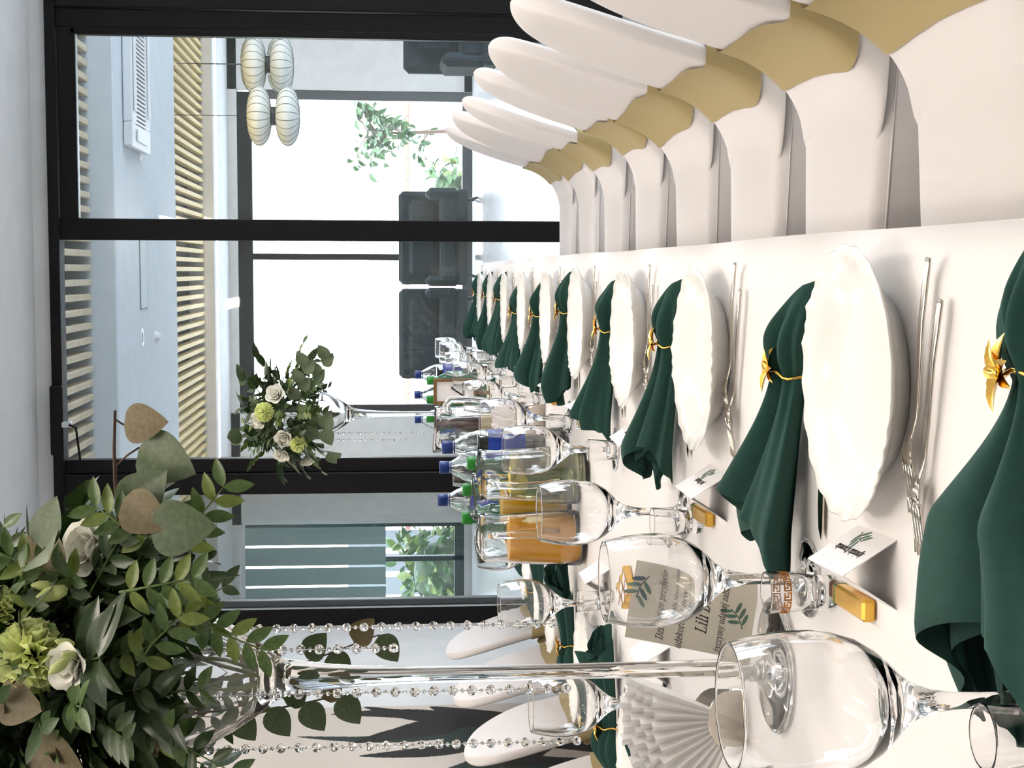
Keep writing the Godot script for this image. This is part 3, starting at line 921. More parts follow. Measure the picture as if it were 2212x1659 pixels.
func place_card(p: Vector3, turn: float, label: String, words: String, detail: bool) -> void:
	# a tent: ridge along z, printed face towards +x
	var t := thing("place_card", label, "place card", p, turn, "folded place cards")
	var hh := 0.047
	var foot := 0.030
	for s in [1, -1]:
		var up := Vector3(-s * foot, hh, 0)
		var n := Vector3(s * hh, foot, 0).normalized()
		var xf := Transform3D(Basis(Vector3(0, 0, -s).normalized(), up.normalized(), n), Vector3(s * foot, 0.0, 0))
		var f := part("panel", B.new().box(Vector3(0, up.length() / 2, 0), Vector3(0.10, up.length(), 0.0008)).done(), M.card, t, xf)
		if s == 1 and detail:
			var tm := text_mesh(words, 0.0105)
			part("lettering", tm, M.ink, f, Transform3D(Basis(Vector3(0.62, 0, 0), Vector3(0.16, 1, 0), Vector3(0, 0, 1)), Vector3(0.0, 0.030, 0.0006)))
			sprig_print(f, Transform3D(Basis(Vector3(0, 0, 1), 1.15), Vector3(0.022, 0.006, 0.0005)), 0.024, M.ink_green, M.ink_green)


func choc_bar(p: Vector3, turn: float, label: String) -> void:
	var t := thing("chocolate_bar", label, "chocolate", p, turn, "gold wrapped chocolate bars")
	part("wrapper", B.new().box(Vector3(0, 0.007, 0), Vector3(0.020, 0.013, 0.088), 0.0025).done(), M.gold_foil, t)
	part("end_fold", B.new().box(Vector3(0, 0.006, -0.052), Vector3(0.018, 0.009, 0.024), 0.003).done(), M.chocolate, t)
	part("band", B.new().box(Vector3(0, 0.007, -0.036), Vector3(0.0206, 0.0136, 0.004), 0.001).done(), M.green_label, t)


func napkin_set(p: Vector3, turn: float, sd: int, where: String, flare := 1.0, long := 0.285, quick := 1.0) -> void:
	solo("napkin", napkin_mesh(sd, flare, long, quick), M.napkin, "dark green cloth napkin, " + where, "napkin", at(p, turn), "rolled green napkins")
	var d := Vector3(-0.095, 0, 0).rotated(Vector3.UP, turn)
	ring_thing(p + d + Vector3(0, -0.004, 0), turn, "gold leaf napkin ring, " + where)


func build_table() -> void:
	var xa := -0.96
	var xb := 0.03
	var t := thing("banquet_table", "long banquet table hidden under the white tablecloth", "table", Vector3((xa + xb) / 2, 0, -3.1))
	part("tabletop", B.new().box(Vector3(0, TT - 0.03, 0), Vector3(xb - xa - 0.02, 0.036, 6.6), 0.004).done(), M.frame_wood, t)
	for s in [-1, 1]:
		for z in [-3.1, -1.0, 1.0, 3.1]:
			part("leg", B.new().tube([Vector3(s * 0.2, 0, z), Vector3(s * 0.2, TT - 0.05, z)], [0.02], 10).done(), M.sofa_leg, t)
	# two white cloths, the farther one laid over the end of the first
	for q in [[0.35, -3.04, 0.0, "white tablecloth on the table end with the printed card"], [-3.0405, -6.42, 0.0, "white tablecloth on the table end by the glass partition"]]:
		var z0: float = q[0]
		var z1: float = q[1]
		var dy: float = q[2]
		var b := B.new()
		var nz := 90
		b.sheet(34, nz, func(u: float, v: float) -> Vector3:
			var z := lerpf(z0, z1, v)
			var wob := sin(z * 3.1) * 0.5 + sin(z * 7.7 + 1.0) * 0.3 + sin(z * 1.3) * 0.4
			# across: drop, rounded edge, top, rounded edge, drop
			var w := xb - xa
			var s := lerpf(-0.30, w + 0.30, u) if true else 0.0
			if u < 0.18:
				var k := u / 0.18
				return Vector3(xa - 0.012 - 0.012 * wob * (1.0 - k), lerpf(TT - 0.235, TT - 0.012, k) + dy, z)
			if u > 0.82:
				var k := (1.0 - u) / 0.18
				return Vector3(xb + 0.010 + 0.014 * wob * (1.0 - k) + 0.002 * wob, lerpf(TT - 0.235, TT - 0.012, k) + dy, z)
			var k2 := (u - 0.18) / 0.64
			s = lerpf(xa - 0.008, xb + 0.008, k2)
			var edge := minf(k2, 1.0 - k2) * 22.0
			var y := TT + dy - 0.010 * pow(maxf(0.0, 1.0 - edge), 2.0)
			return Vector3(s, y, z))
		if z1 < -6.0:
			b.sheet(20, 6, func(u: float, v: float) -> Vector3: return Vector3(lerpf(xa, xb, u), TT - 0.3 * v, z1 - 0.01 - 0.02 * v * sin(u * 30.0)))
		var o := solo("tablecloth", b.done(), M.linen, q[3], "tablecloth")
		o.position.y = 0.0


func build_settings() -> void:
	var pm := plate_mesh()
	var fk := fork_parts()
	var kn := knife_parts()
	M.petal_mesh = leaf_mesh(0.026, 0.0125, 0.95, 0.35, 0.25, 4, 6)
	var names := ["", "Agnieszka Krasowska", "Jan Urbanek", "Marzena", "Justyna", "Anna", "", "", ""]
	var nth := ["first", "second", "third", "fourth", "fifth", "sixth", "seventh", "eighth", "ninth", "tenth"]
	var pz := [-0.613, -1.2266, -1.8478, -2.4092, -3.0142, -3.5836, -4.2183, -4.841, -5.4826, -6.09]
	var px := [-0.10, -0.0963, -0.1123, -0.1101, -0.1061, -0.1069, -0.1101, -0.118, -0.115, -0.1121]
	for i in 10:
		var z: float = pz[i]
		var x: float = px[i]
		var side := "%s place from the hall end, opposite the palm print" % nth[i]
		# plate
		if i > 0:
			solo("plate", pm, M.opal, "white scalloped dinner plate, %s" % side, "plate", at(Vector3(x, TT, z), 0.2 + 0.5 * i), "white dinner plates")
			# two forks on the side of the hall entrance
			for f in 2:
				var fo := thing("fork", "%s steel fork, %s" % ["outer" if f == 1 else "inner", side], "fork", Vector3([0.012, -0.02][f], TT + 0.0005, z + [0.136, 0.163][f]), -0.16 - 0.05 * f + 0.02 * sin(i * 3.0), "steel forks")
				part("handle", fk[0], M.steel, fo)
				for tm in fk[1]:
					part("tine", tm, M.steel, fo)
		var kf := thing("knife", "steel table knife, %s" % side, "knife", Vector3(-0.04, TT + 0.0005, z - 0.138), 0.0, "steel knives")
		part("handle", kn[0], M.steel, kf)
		part("blade", kn[1], M.steel, kf)
		var off: float = [-0.265, -0.165, -0.19, -0.185, -0.18, -0.18, -0.18, -0.18, -0.17, -0.17][i]
		var trn: float = [0.06, -0.30, -0.15, -0.22, -0.18, -0.25, -0.2, -0.2, -0.2, -0.2][i]
		var tip: float = [0.032, -0.008, -0.010, -0.012, 0.005, -0.02, -0.03, 0.0, 0.0, 0.0][i]
		napkin_set(Vector3(tip, TT + 0.001, z + off), trn, 11 + i * 7, side, [1.2, 0.95, 0.78, 0.72, 0.75, 0.7, 0.68, 0.68, 0.7, 0.7][i], 0.30 if i == 0 else 0.275, 1.7 if i == 0 else 1.0)
		if i > 0:
			place_card(Vector3(-0.258 if i == 1 else -0.285, TT, z + 0.01 + (0.0 if i == 1 else 0.02)), 0.05 * sin(i * 1.7), "small white name card, %s" % side, names[mini(i, 8)], i < 6)
			if i < 6:
				choc_bar(Vector3(-0.299 if i == 1 else -0.325, TT, z - 0.03), 0.03, "gold wrapped chocolate bar, %s" % side)
	# settings of the people sitting with their backs to the palm print
	for i in 7:
		var z := -1.705 - 0.585 * i
		var side := "%s place from the hall end, palm print side" % nth[i]
		solo("plate", pm, M.opal, "white scalloped dinner plate, %s" % side, "plate", at(Vector3(-0.812, TT, z), 1.0 + 0.6 * i), "white dinner plates")
		napkin_set(Vector3(-0.935, TT + 0.001, z - 0.275), PI + 0.12, 111 + i * 5, side, 0.8, 0.24)
		place_card(Vector3(-0.60, TT, z + 0.12), PI, "small white name card, %s" % side, "", false)
		for f in 2:
			var fo := thing("fork", "%s steel fork, %s" % ["outer" if f == 1 else "inner", side], "fork", Vector3([-0.925, -0.90][f], TT + 0.0005, z - [0.140, 0.167][f]), PI - 0.1, "steel forks")
			part("handle", fk[0], M.steel, fo)
			for tm in fk[1]:
				part("tine", tm, M.steel, fo)


func build_glasses() -> void:
	var gm := goblet_mesh()
	var sm := shot_mesh()
	var nth := ["first", "second", "third", "fourth", "fifth", "sixth", "seventh", "eighth", "ninth", "tenth"]
	var G := [[-0.2781, -0.8878], [-0.3112, -1.415], [-0.3449, -2.0282], [-0.3314, -2.6481], [-0.339, -3.3039], [-0.3452, -3.9689], [-0.3335, -4.6], [-0.335, -5.2], [-0.325, -5.75], [-0.33, -6.2]]
	for i in G.size():
		solo("wine_glass", gm, M.crystal, "empty stemmed wine glass, %s from the hall end, opposite the palm print" % nth[i], "wine glass", at(Vector3(G[i][0], TT + 0.0005, G[i][1])), "wine glasses")
	var S := [[-0.284, -0.8324], [-0.307, -1.3339], [-0.3422, -1.9219], [-0.3202, -2.5448], [-0.335, -3.16], [-0.345, -3.85], [-0.345, -4.48], [-0.345, -5.08], [-0.335, -5.63]]
	for i in S.size():
		var t := thing("shot_glass", "small vodka glass%s, %s from the hall end, opposite the palm print" % [" with gold key band" if i == 1 else "", nth[i]], "shot glass", Vector3(S[i][0], TT + 0.0005, S[i][1]), 0.0, "vodka glasses")
		part("tumbler", sm, M.crystal, t)
		if i == 1:
			# Greek key band in gold
			for k in 14:
				var a := TAU * k / 14.0
				var b := B.new()
				for q in [[0.0, 0.0, 0.9, 0.16], [0.0, 0.78, 0.9, 0.16], [0.0, 0.0, 0.15, 0.94], [0.32, 0.38, 0.15, 0.55], [0.32, 0.38, 0.42, 0.15], [0.82, 0.0, 0.15, 0.55]]:
					b.box(Vector3((q[0] + q[2] / 2 - 0.45) * 0.0082, 0.0505 + (q[1] + q[3] / 2 - 0.45) * 0.0078, 0.01975), Vector3(q[2] * 0.0082, q[3] * 0.0078, 0.0006))
				part("key_motif", b.done(), M.gilt, t, at(Vector3.ZERO, a))
	var L := [[-0.64, -1.50], [-0.6598, -2.1319], [-0.645, -2.7412], [-0.6651, -3.3771], [-0.655, -3.98], [-0.65, -4.6]]
	for i in L.size():
		solo("wine_glass", gm, M.crystal, "empty stemmed wine glass, %s from the hall end, palm print side" % nth[i], "wine glass", at(Vector3(L[i][0], TT + 0.0005, L[i][1])), "wine glasses")
		var t := thing("shot_glass", "small vodka glass, %s from the hall end, palm print side" % nth[i], "shot glass", Vector3(L[i][0] + 0.022, TT + 0.0005, L[i][1] + 0.078), 0.0, "vodka glasses")
		part("tumbler", sm, M.crystal, t)


func jug(p: Vector3, turn: float, label: String, liquid: Material, level: float, s := 1.0) -> Node3D:
	var t := thing("glass_jug", label, "jug", p, turn)
	var prof := [Vector2(0, 0.004), Vector2(0.050, 0.0), Vector2(0.058, 0.003), Vector2(0.0615, 0.012), Vector2(0.0600, 0.06), Vector2(0.0560, 0.13), Vector2(0.0525, 0.175), Vector2(0.0520, 0.195), Vector2(0.0535, 0.215), Vector2(0.0545, 0.228), Vector2(0.0532, 0.2305), Vector2(0.0518, 0.228), Vector2(0.0508, 0.215), Vector2(0.0494, 0.195), Vector2(0.0499, 0.175), Vector2(0.0534, 0.13), Vector2(0.0574, 0.06), Vector2(0.0585, 0.016), Vector2(0.050, 0.010), Vector2(0, 0.010)]
	var k := Transform3D(Basis.from_scale(Vector3.ONE * s), Vector3.ZERO)
	part("body", B.new().lathe(prof, 40, k, func(a: float, q: Vector2) -> Vector2:
		# pouring lip opposite the handle
		var l := pow(maxf(0.0, cos(a + PI / 2)), 8.0) * smoothstep(0.18, 0.228, q.y)
		return Vector2(q.x + 0.022 * l, q.y + 0.004 * l)).done(), M.crystal, t)
	part("handle", B.new().tube([k * Vector3(0, 0.198, 0.052), k * Vector3(0, 0.205, 0.075), k * Vector3(0, 0.195, 0.094), k * Vector3(0, 0.15, 0.098), k * Vector3(0, 0.10, 0.09), k * Vector3(0, 0.065, 0.0615)], [0.0075 * s], 10, true, 1.2).done(), M.crystal, t)
	if liquid:
		var lp := [Vector2(0, 0.0101), Vector2(0.0498, 0.0101), Vector2(0.0582, 0.0161), Vector2(0.0571, 0.06), Vector2(0.0531, 0.13)]
		if level > 0.14:
			lp.append(Vector2(0.0531 - (level - 0.13) * 0.078, level))
		lp.append(Vector2(lp[-1].x - 0.002, lp[-1].y + 0.0005))
		lp.append(Vector2(0, lp[-1].y))
		part("drink", B.new().lathe(lp, 40, k).done(), liquid, t)
	return t


func soda(p: Vector3, label: String, cap: Material, s := 1.0) -> Node3D:
	var t := thing("cola_bottle", label, "bottle", p, rng.randf() * TAU, "plastic cola bottles")
	var k := Transform3D(Basis.from_scale(Vector3.ONE * s), Vector3.ZERO)
	part("body", B.new().lathe([Vector2(0, 0.004), Vector2(0.032, 0.0), Vector2(0.039, 0.006), Vector2(0.041, 0.03), Vector2(0.041, 0.195), Vector2(0.0395, 0.212), Vector2(0.034, 0.232), Vector2(0.025, 0.252), Vector2(0.016, 0.266), Vector2(0.0135, 0.272), Vector2(0.0135, 0.285), Vector2(0.0122, 0.285), Vector2(0.0122, 0.272), Vector2(0.0148, 0.265), Vector2(0.0238, 0.251), Vector2(0.0327, 0.2315), Vector2(0.0383, 0.2115), Vector2(0.0398, 0.195), Vector2(0.0398, 0.03), Vector2(0.037, 0.008), Vector2(0, 0.006)], 32, k).done(), M.bottle_clear, t)
	part("drink", B.new().lathe([Vector2(0, 0.0065), Vector2(0.0365, 0.0085), Vector2(0.0394, 0.03), Vector2(0.0394, 0.195), Vector2(0.0380, 0.2105), Vector2(0.0375, 0.213), Vector2(0, 0.213)], 32, k).done(), M.cola, t)
	part("label", B.new().lathe([Vector2(0.0412, 0.10), Vector2(0.0416, 0.101), Vector2(0.0416, 0.189), Vector2(0.0412, 0.19)], 32, k).done(), M.blue_label, t)
	part("cap", B.new().lathe([Vector2(0.0150, 0.272), Vector2(0.0158, 0.273), Vector2(0.0158, 0.294), Vector2(0.0145, 0.297), Vector2(0, 0.297)], 28, k).done(), cap, t)
	part("neck_ring", B.new().lathe([Vector2(0.0148, 0.2665), Vector2(0.0162, 0.268), Vector2(0.0148, 0.2695)], 24, k).done(), cap, t)
	return t


func soda_green(p: Vector3, label: String, s := 1.0) -> Node3D:
	var t := thing("water_bottle", label, "bottle", p, rng.randf() * TAU, "green capped bottles")
	var k := Transform3D(Basis.from_scale(Vector3.ONE * s), Vector3.ZERO)
	part("body", B.new().lathe([Vector2(0, 0.004), Vector2(0.026, 0.0), Vector2(0.032, 0.006), Vector2(0.0325, 0.03), Vector2(0.0325, 0.155), Vector2(0.030, 0.172), Vector2(0.022, 0.192), Vector2(0.015, 0.208), Vector2(0.0132, 0.216), Vector2(0.0132, 0.232), Vector2(0.0120, 0.232), Vector2(0.0120, 0.216), Vector2(0.0138, 0.2075), Vector2(0.0208, 0.1915), Vector2(0.0288, 0.1715), Vector2(0.0313, 0.155), Vector2(0.0313, 0.03), Vector2(0.030, 0.008), Vector2(0, 0.006)], 28, k).done(), M.green_pet, t)
	part("label", B.new().lathe([Vector2(0.0327, 0.08), Vector2(0.0331, 0.081), Vector2(0.0331, 0.139), Vector2(0.0327, 0.14)], 28, k).done(), M.green_label, t)
	part("cap", B.new().lathe([Vector2(0.0148, 0.220), Vector2(0.0158, 0.2215), Vector2(0.0158, 0.243), Vector2(0.0145, 0.246), Vector2(0, 0.246)], 28, k).done(), M.green_cap, t)
	return t


func tissue_fan(p: Vector3, turn: float, label: String) -> void:
	var t := thing("napkin_holder", label, "napkin holder", p, turn)
	# folded paper napkins standing in a bent steel holder, corners up
	for k in 4:
		var R := 0.105 + 0.011 * k
		var b := B.new(-1)
		var n := 11
		for i in n:
			# pleats that open out from the holder; every other fold stands forward
			for h in 2:
				var f0 := (i + h * 0.5) / n
				var f1 := (i + h * 0.5 + 0.5) / n
				var q := []
				for f in [f0, f1]:
					var ang := lerpf(-0.42, 1.15 - 0.12 * k, f)
					var fwd := 0.007 if (h == 0) == (f == f1) else -0.004
					for rr in [0.022, R * (1.0 + 0.025 * sin(i * 2.3 + k))]:
						q.append(Vector3(-sin(ang) * rr, cos(ang) * rr * 0.95 + 0.006, fwd * rr / R - 0.30 * rr * cos(ang) + 0.018 - 0.011 * k))
				b.quad(q[0], q[1], q[3], q[2])
		part("paper_napkin", b.done(), M.tissue, t)
	for s in [-1, 1]:
		var o := PackedVector2Array()
		for i in 15:
			var a := PI * i / 14.0
			o.append(Vector2(0.036 * cos(a), 0.02 + 0.030 * sin(a)))
		o.append(Vector2(-0.036, 0.002)); o.append(Vector2(0.036, 0.002))
		part("side_plate", B.new().plate(o, -0.0007, 0.0007).done(), M.steel, t, Transform3D(Basis(Vector3.RIGHT, s * 0.35), Vector3(0, 0.002, s * 0.030)))
	part("foot", B.new().box(Vector3(0, 0.0015, 0), Vector3(0.075, 0.002, 0.064), 0.0006).done(), M.steel, t)


func build_centre() -> void:
	jug(Vector3(-0.575, TT + 0.0005, -3.06), 0.25, "glass jug of orange juice beside the lemon water jug", M.orange_juice, 0.165)
	var lj := jug(Vector3(-0.432, TT + 0.0005, -3.03), -0.1, "glass jug of pale lemon water beside the orange juice jug", M.lemon_water, 0.165)
	for q in [[Vector3(0.012, 0.158, 0.01), Vector3(0.3, 1, 0.2)], [Vector3(-0.018, 0.150, 0.018), Vector3(0.8, 0.5, 0.6)], [Vector3(0.005, 0.142, -0.02), Vector3(-0.4, 0.8, -0.4)]]:
		var u: Vector3 = q[1].normalized()
		part("lemon_slice", B.new().lathe([Vector2(0, -0.003), Vector2(0.024, -0.003), Vector2(0.025, 0), Vector2(0.024, 0.003), Vector2(0, 0.003)], 24, Transform3D(Basis(Quaternion(Vector3.UP, u)), q[0])).done(), M.lemon, lj)
	jug(Vector3(-0.515, TT + 0.0005, -3.26), 0.6, "glass jug of yellow juice behind the orange juice jug", M.yellow_juice, 0.165)
	var blue := [[-0.413, -3.36], [-0.484, -3.53], [-0.58, -3.62]]
	for i in 3:
		soda(Vector3(blue[i][0], TT + 0.0005, blue[i][1]), ["clear cola bottle with blue cap and label behind the lemon water jug", "clear cola bottle with blue cap and label between two others behind the jugs", "clear cola bottle with blue cap and label behind the orange juice jug"][i], M.blue_cap)
	var gr := [[-0.432, -3.215], [-0.521, -3.405], [-0.596, -3.44]]
	for i in 3:
		soda_green(Vector3(gr[i][0], TT + 0.0005, gr[i][1]), ["small green capped bottle behind the lemon water jug", "small green capped bottle behind the jug of yellow juice", "small green capped bottle behind the orange juice jug"][i])
	# the farther group, by the vase by the number frame
	var fb := [[-0.415, -5.78], [-0.505, -5.88], [-0.60, -5.82]]
	for i in 3:
		soda(Vector3(fb[i][0], TT + 0.0005, fb[i][1]), "clear cola bottle", M.blue_cap, 1.04).set_meta("label", ["clear cola bottle with blue cap right behind the number frame", "clear cola bottle with blue cap between two others beyond the vase by the number frame", "blue capped cola bottle beyond the vase by the number frame, palm print side"][i])
	var fg := [[-0.425, -5.6], [-0.503, -5.64], [-0.58, -5.67]]
	for i in 3:
		soda_green(Vector3(fg[i][0], TT + 0.0005, fg[i][1]), ["small green capped bottle right behind the number frame", "small green capped bottle beyond the vase by the number frame, between two others", "small green capped bottle beyond the vase by the number frame, palm print side"][i], 1.08)
	# table number
	var nf := thing("number_frame", "small brown wooden frame with table number 4 on a stand", "number frame", Vector3(-0.435, TT, -5.2), 0.08)
	for q in [[Vector3(-0.041, 0.175, 0), Vector3(0.012, 0.16, 0.014)], [Vector3(0.041, 0.175, 0), Vector3(0.012, 0.16, 0.014)], [Vector3(0, 0.249, 0), Vector3(0.094, 0.012, 0.0142)], [Vector3(0, 0.101, 0), Vector3(0.094, 0.012, 0.0142)]]:
		part("frame", B.new().box(q[0], q[1], 0.002).done(), M.frame_wood, nf)
	part("sheet", B.new().box(Vector3(0, 0.175, -0.001), Vector3(0.072, 0.14, 0.003)).done(), M.card, nf)
	part("numeral", text_mesh("4", 0.085, 0.0006, false), M.ink, nf, at(Vector3(0.004, 0.158, 0.0012)))
	part("stand", B.new().box(Vector3(0, 0.05, -0.012), Vector3(0.02, 0.1, 0.012), 0.002).done(), M.frame_wood, nf)
	part("foot", B.new().box(Vector3(0, 0.006, -0.012), Vector3(0.09, 0.012, 0.06), 0.003).done(), M.frame_wood, nf)
	# brown bottle with a tan stopper
	var bb := thing("brown_bottle", "dark brown glass bottle with tan stopper near the number frame", "bottle", Vector3(-0.485, TT + 0.0005, -4.62))
	part("body", B.new().lathe([Vector2(0, 0.0), Vector2(0.037, 0.0), Vector2(0.041, 0.004), Vector2(0.042, 0.13), Vector2(0.036, 0.165), Vector2(0.022, 0.20), Vector2(0.0155, 0.225), Vector2(0.0155, 0.25), Vector2(0, 0.25)], 32).done(), M.brown_glass, bb)
	part("stopper", B.new().lathe([Vector2(0.0, 0.249), Vector2(0.0165, 0.25), Vector2(0.0165, 0.266), Vector2(0, 0.267)], 24).done(), M.frame_wood, bb)
	part("label", B.new().lathe([Vector2(0.0421, 0.05), Vector2(0.0424, 0.051), Vector2(0.0424, 0.119), Vector2(0.0421, 0.12)], 32).done(), M.sash, bb)
	jug(Vector3(-0.468, TT + 0.0005, -4.28), 0.9, "empty clear glass jug between the two groups of cola bottles", null, 0.0, 1.22)
	tissue_fan(Vector3(-0.545, TT + 0.0005, -1.69), 0.25, "steel holder with a fan of white paper napkins beside the printed card")
	tissue_fan(Vector3(-0.395, TT + 0.0005, -3.86), 0.1, "steel holder with a fan of white paper napkins beyond the cola bottles")
	# decorator's card leaning on the napkin holder
	var sg := thing("decorator_card", "beige printed card with script lettering and leaf sprigs behind a tall vase", "card", Vector3(-0.405, TT + 0.004, -1.615))
	sg.rotation = Vector3(-0.30, 0.12, -0.17)
	part("sheet", B.new().box(Vector3(0, 0.073, 0), Vector3(0.094, 0.146, 0.0008)).done(), M.sign_paper, sg)
	var sl := Basis(Vector3(0.72, 0, 0), Vector3(0.22, 1, 0), Vector3(0, 0, 1))
	for q in [["Dzisiejsze przyjęcie", 0.106, 0.0125, 0.0], ["udekorowała pracownia", 0.083, 0.0115, 0.0], ["Lili Box", 0.059, 0.019, 0.0], ["życzymy udanej zabawy", 0.037, 0.0105, 0.0]]:
		part("lettering", text_mesh(q[0], q[2]), M.ink, sg, Transform3D(sl, Vector3(q[3], q[1], 0.0006)))
	sprig_print(sg, Transform3D(Basis(Vector3(0, 0, 1), 1.2), Vector3(0.03, 0.127, 0.0005)), 0.032, M.ink_blue, M.ink_green)
	sprig_print(sg, Transform3D(Basis(Vector3(0, 0, 1), -0.9), Vector3(-0.012, 0.012, 0.0005)), 0.026, M.ink_green, M.ink_green)
	# small chocolates with white labels
	for k in 3:
		var ch := thing("boxed_chocolate", ["white labelled chocolate stick with merci lettering, by the orange juice jug", "white labelled chocolate stick in the middle of three by the orange juice jug", "white labelled chocolate stick at the end of three, beside the vodka glass"][k], "chocolate", Vector3(-0.535 - 0.024 * k, TT + 0.0005, -2.50 + 0.03 * (2 - k)), -0.5, "chocolates beside the orange juice jug")
		part("wrapper", B.new().box(Vector3(0, 0.008, 0), Vector3(0.021, 0.015, 0.07), 0.002).done(), M.gold_foil, ch)
		var lb := part("label", B.new().box(Vector3(0, 0.0165, 0.012), Vector3(0.021, 0.0014, 0.046), 0.0004).done(), M.card, ch)
		part("lettering", text_mesh("merci", 0.013, 0.0004), M.ink_red, lb, Transform3D(Basis(Vector3(0.85, 0, 0), Vector3(0, 0, -1), Vector3(0, 1, 0)), Vector3(0, 0.0175, 0.014)))


# ---------------------------------------------------------------- chairs
func chair_back_ring(y: float, grow := 0.0) -> PackedVector3Array:
	var t := clampf((y - 0.45) / 0.495, 0.0, 1.0)
	var xc := 0.182 + 0.135 * pow(t, 1.25)
	var W := 0.205
	if t > 0.35:
		W = 0.205 * pow(maxf(0.0, 1.0 - pow((t - 0.35) / 0.65, 3.4)), 0.5)
	W = maxf(W, 0.004) + grow
	var T := 0.022 * (1.0 if t < 0.9 else sqrt(maxf(0.02, 1.0 - pow((t - 0.9) / 0.1, 2.0)))) + grow
	var out := PackedVector3Array()
	var n := 44
	for i in n:
		var a := TAU * i / n
		var cz := cos(a)
		var sx := sin(a)
		var z := W * signf(cz) * pow(absf(cz), 0.45)
		var x := T * signf(sx) * pow(absf(sx), 0.38)
		x += 0.018 * (1.0 - pow(z / 0.205, 2.0))
		# below, the front of the cover sweeps forward on to the seat
		var u := clampf((0.615 - y) / 0.135, 0.0, 1.0)
		x -= 0.15 * (1.0 - sqrt(1.0 - u * u)) * smoothstep(0.3, -1.0, sx)
		out.append(Vector3(xc + x, y, -z))
	return out


func make_chair() -> Node3D:
	var c := thing("banquet_chair", "chair", "chair")
	c.set_meta("base", "banquet_chair")
	# back
	var rings := []
	for k in 15:
		rings.append(chair_back_ring(0.474 + 0.141 * pow(k / 14.0, 1.6)))
	for k in 26:
		var t := (k + 1) / 26.0
		rings.append(chair_back_ring(0.615 + 0.33 * (1.0 - pow(1.0 - t, 2.0))))
	var bk := B.new()
	bk.loft(rings, false, true)
	part("back_cover", bk.done(), M.spandex, c)
	# seat and skirt down to the floor
	var sr := []
	for q in [[0.0, 0.486], [0.12, 0.485], [0.185, 0.481], [0.202, 0.473], [0.206, 0.455], [0.202, 0.40], [0.198, 0.25], [0.204, 0.10], [0.216, 0.012]]:
		var ring := PackedVector3Array()
		var cut := clampf((0.40 - q[1]) / 0.4, 0.0, 1.0)
		var o := rounded(maxf(q[0], 0.002), maxf(q[0], 0.002), minf(0.05, maxf(q[0], 0.002) * 0.5), 5)
		for p in o:
			# the cloth is drawn in between the corner legs
			var mid := 1.0 - absf(absf(p.x) - absf(p.y)) / maxf(q[0], 0.01)
			var pull := 1.0 - 0.07 * cut * (1.0 - mid)
			var lift := 0.05 * cut * cut * (1.0 - mid)
			ring.append(Vector3(p.x * pull, q[1] + lift, -p.y * pull * lerpf(0.76, 0.97, (p.x + 0.2) / 0.4)))
		sr.append(ring)
	sr.reverse()
	part("seat_cover", B.new().loft(sr, false, true).done(), M.spandex, c)
	# piped seam round the seat
	var seam := []
	for p in rounded(0.2065, 0.2065, 0.05, 5):
		seam.append(Vector3(p.x, 0.458, -p.y * lerpf(0.76, 0.97, (p.x + 0.2) / 0.4)))
	seam.append(seam[0])
	part("seam", B.new().tube(seam, [0.0016], 5, false).done(), M.spandex, c)
	# sash
	var ss := []
	for k in 13:
		var t := k / 12.0
		var ring := chair_back_ring(0.520 + 0.103 * t, 0.005)
		for i in ring.size():
			ring[i].y += 0.004 * sin(ring[i].z * 20.0) * t
		ss.append(ring)
	part("sash", B.new().loft(ss).done(), M.sash, c)
	var kn := B.new()
	kn.lathe([Vector2(0, -0.028), Vector2(0.016, -0.024), Vector2(0.021, 0.0), Vector2(0.016, 0.024), Vector2(0, 0.028)], 12, Transform3D(Basis.IDENTITY, Vector3(0.258, 0.555, 0.0)))
	part("knot", kn.done(), M.sash, c)
	for s in [-1, 1]:
		part("bow_tail", B.new().sheet(6, 12, func(u: float, v: float) -> Vector3:
			return Vector3(0.262 + 0.012 * sin(u * 6.0 + v * 3.0) - 0.012 * v, 0.55 - 0.28 * v, s * (0.012 + 0.05 * v) + (u - 0.5) * (0.03 + 0.07 * v))).done(), M.sash, c)
		part("bow_loop", B.new().sheet(8, 14, func(u: float, v: float) -> Vector3:
			var a := TAU * v
			return Vector3(0.266 + 0.018 * sin(a) + 0.006 * sin(u * 9.0), 0.56 + (u - 0.5) * 0.075 * (1.0 - 0.6 * absf(cos(a * 0.5))), s * 0.055 * (1.0 - cos(a)))).done(), M.sash, c)
	return c


func build_chairs() -> void:
	var proto := make_chair()
	var nth := ["first", "second", "third", "fourth", "fifth", "sixth", "seventh", "eighth"]
	var R := [[0.165, -1.17], [0.160, -1.69], [0.160, -2.20], [0.165, -2.72], [0.172, -3.27], [0.185, -3.83], [0.18, -4.40], [0.2, -5.0], [0.21, -5.58]]
	for i in R.size():
		var lb := "white covered chair with beige sash, %s opposite the palm print" % (["first", "second", "third", "fourth", "fifth", "sixth", "seventh", "eighth", "ninth"][i])
		if i == 0:
			proto.position = Vector3(R[0][0], 0, R[0][1])
			proto.set_meta("label", lb)
			proto.set_meta("group", "covered banquet chairs")
		else:
			copy(proto, Vector3(R[i][0], 0, R[i][1]), 0.05 * sin(i * 2.0), lb, "covered banquet chairs")
	var L := [[-1.13, -3.65], [-1.13, -4.26], [-1.16, -4.93], [-1.16, -5.55]]
	for i in L.size():
		copy(proto, Vector3(L[i][0], 0, L[i][1]), PI + 0.06 * sin(i * 3.0), "white covered chair with beige sash, %s along the palm print" % nth[i], "covered banquet chairs")


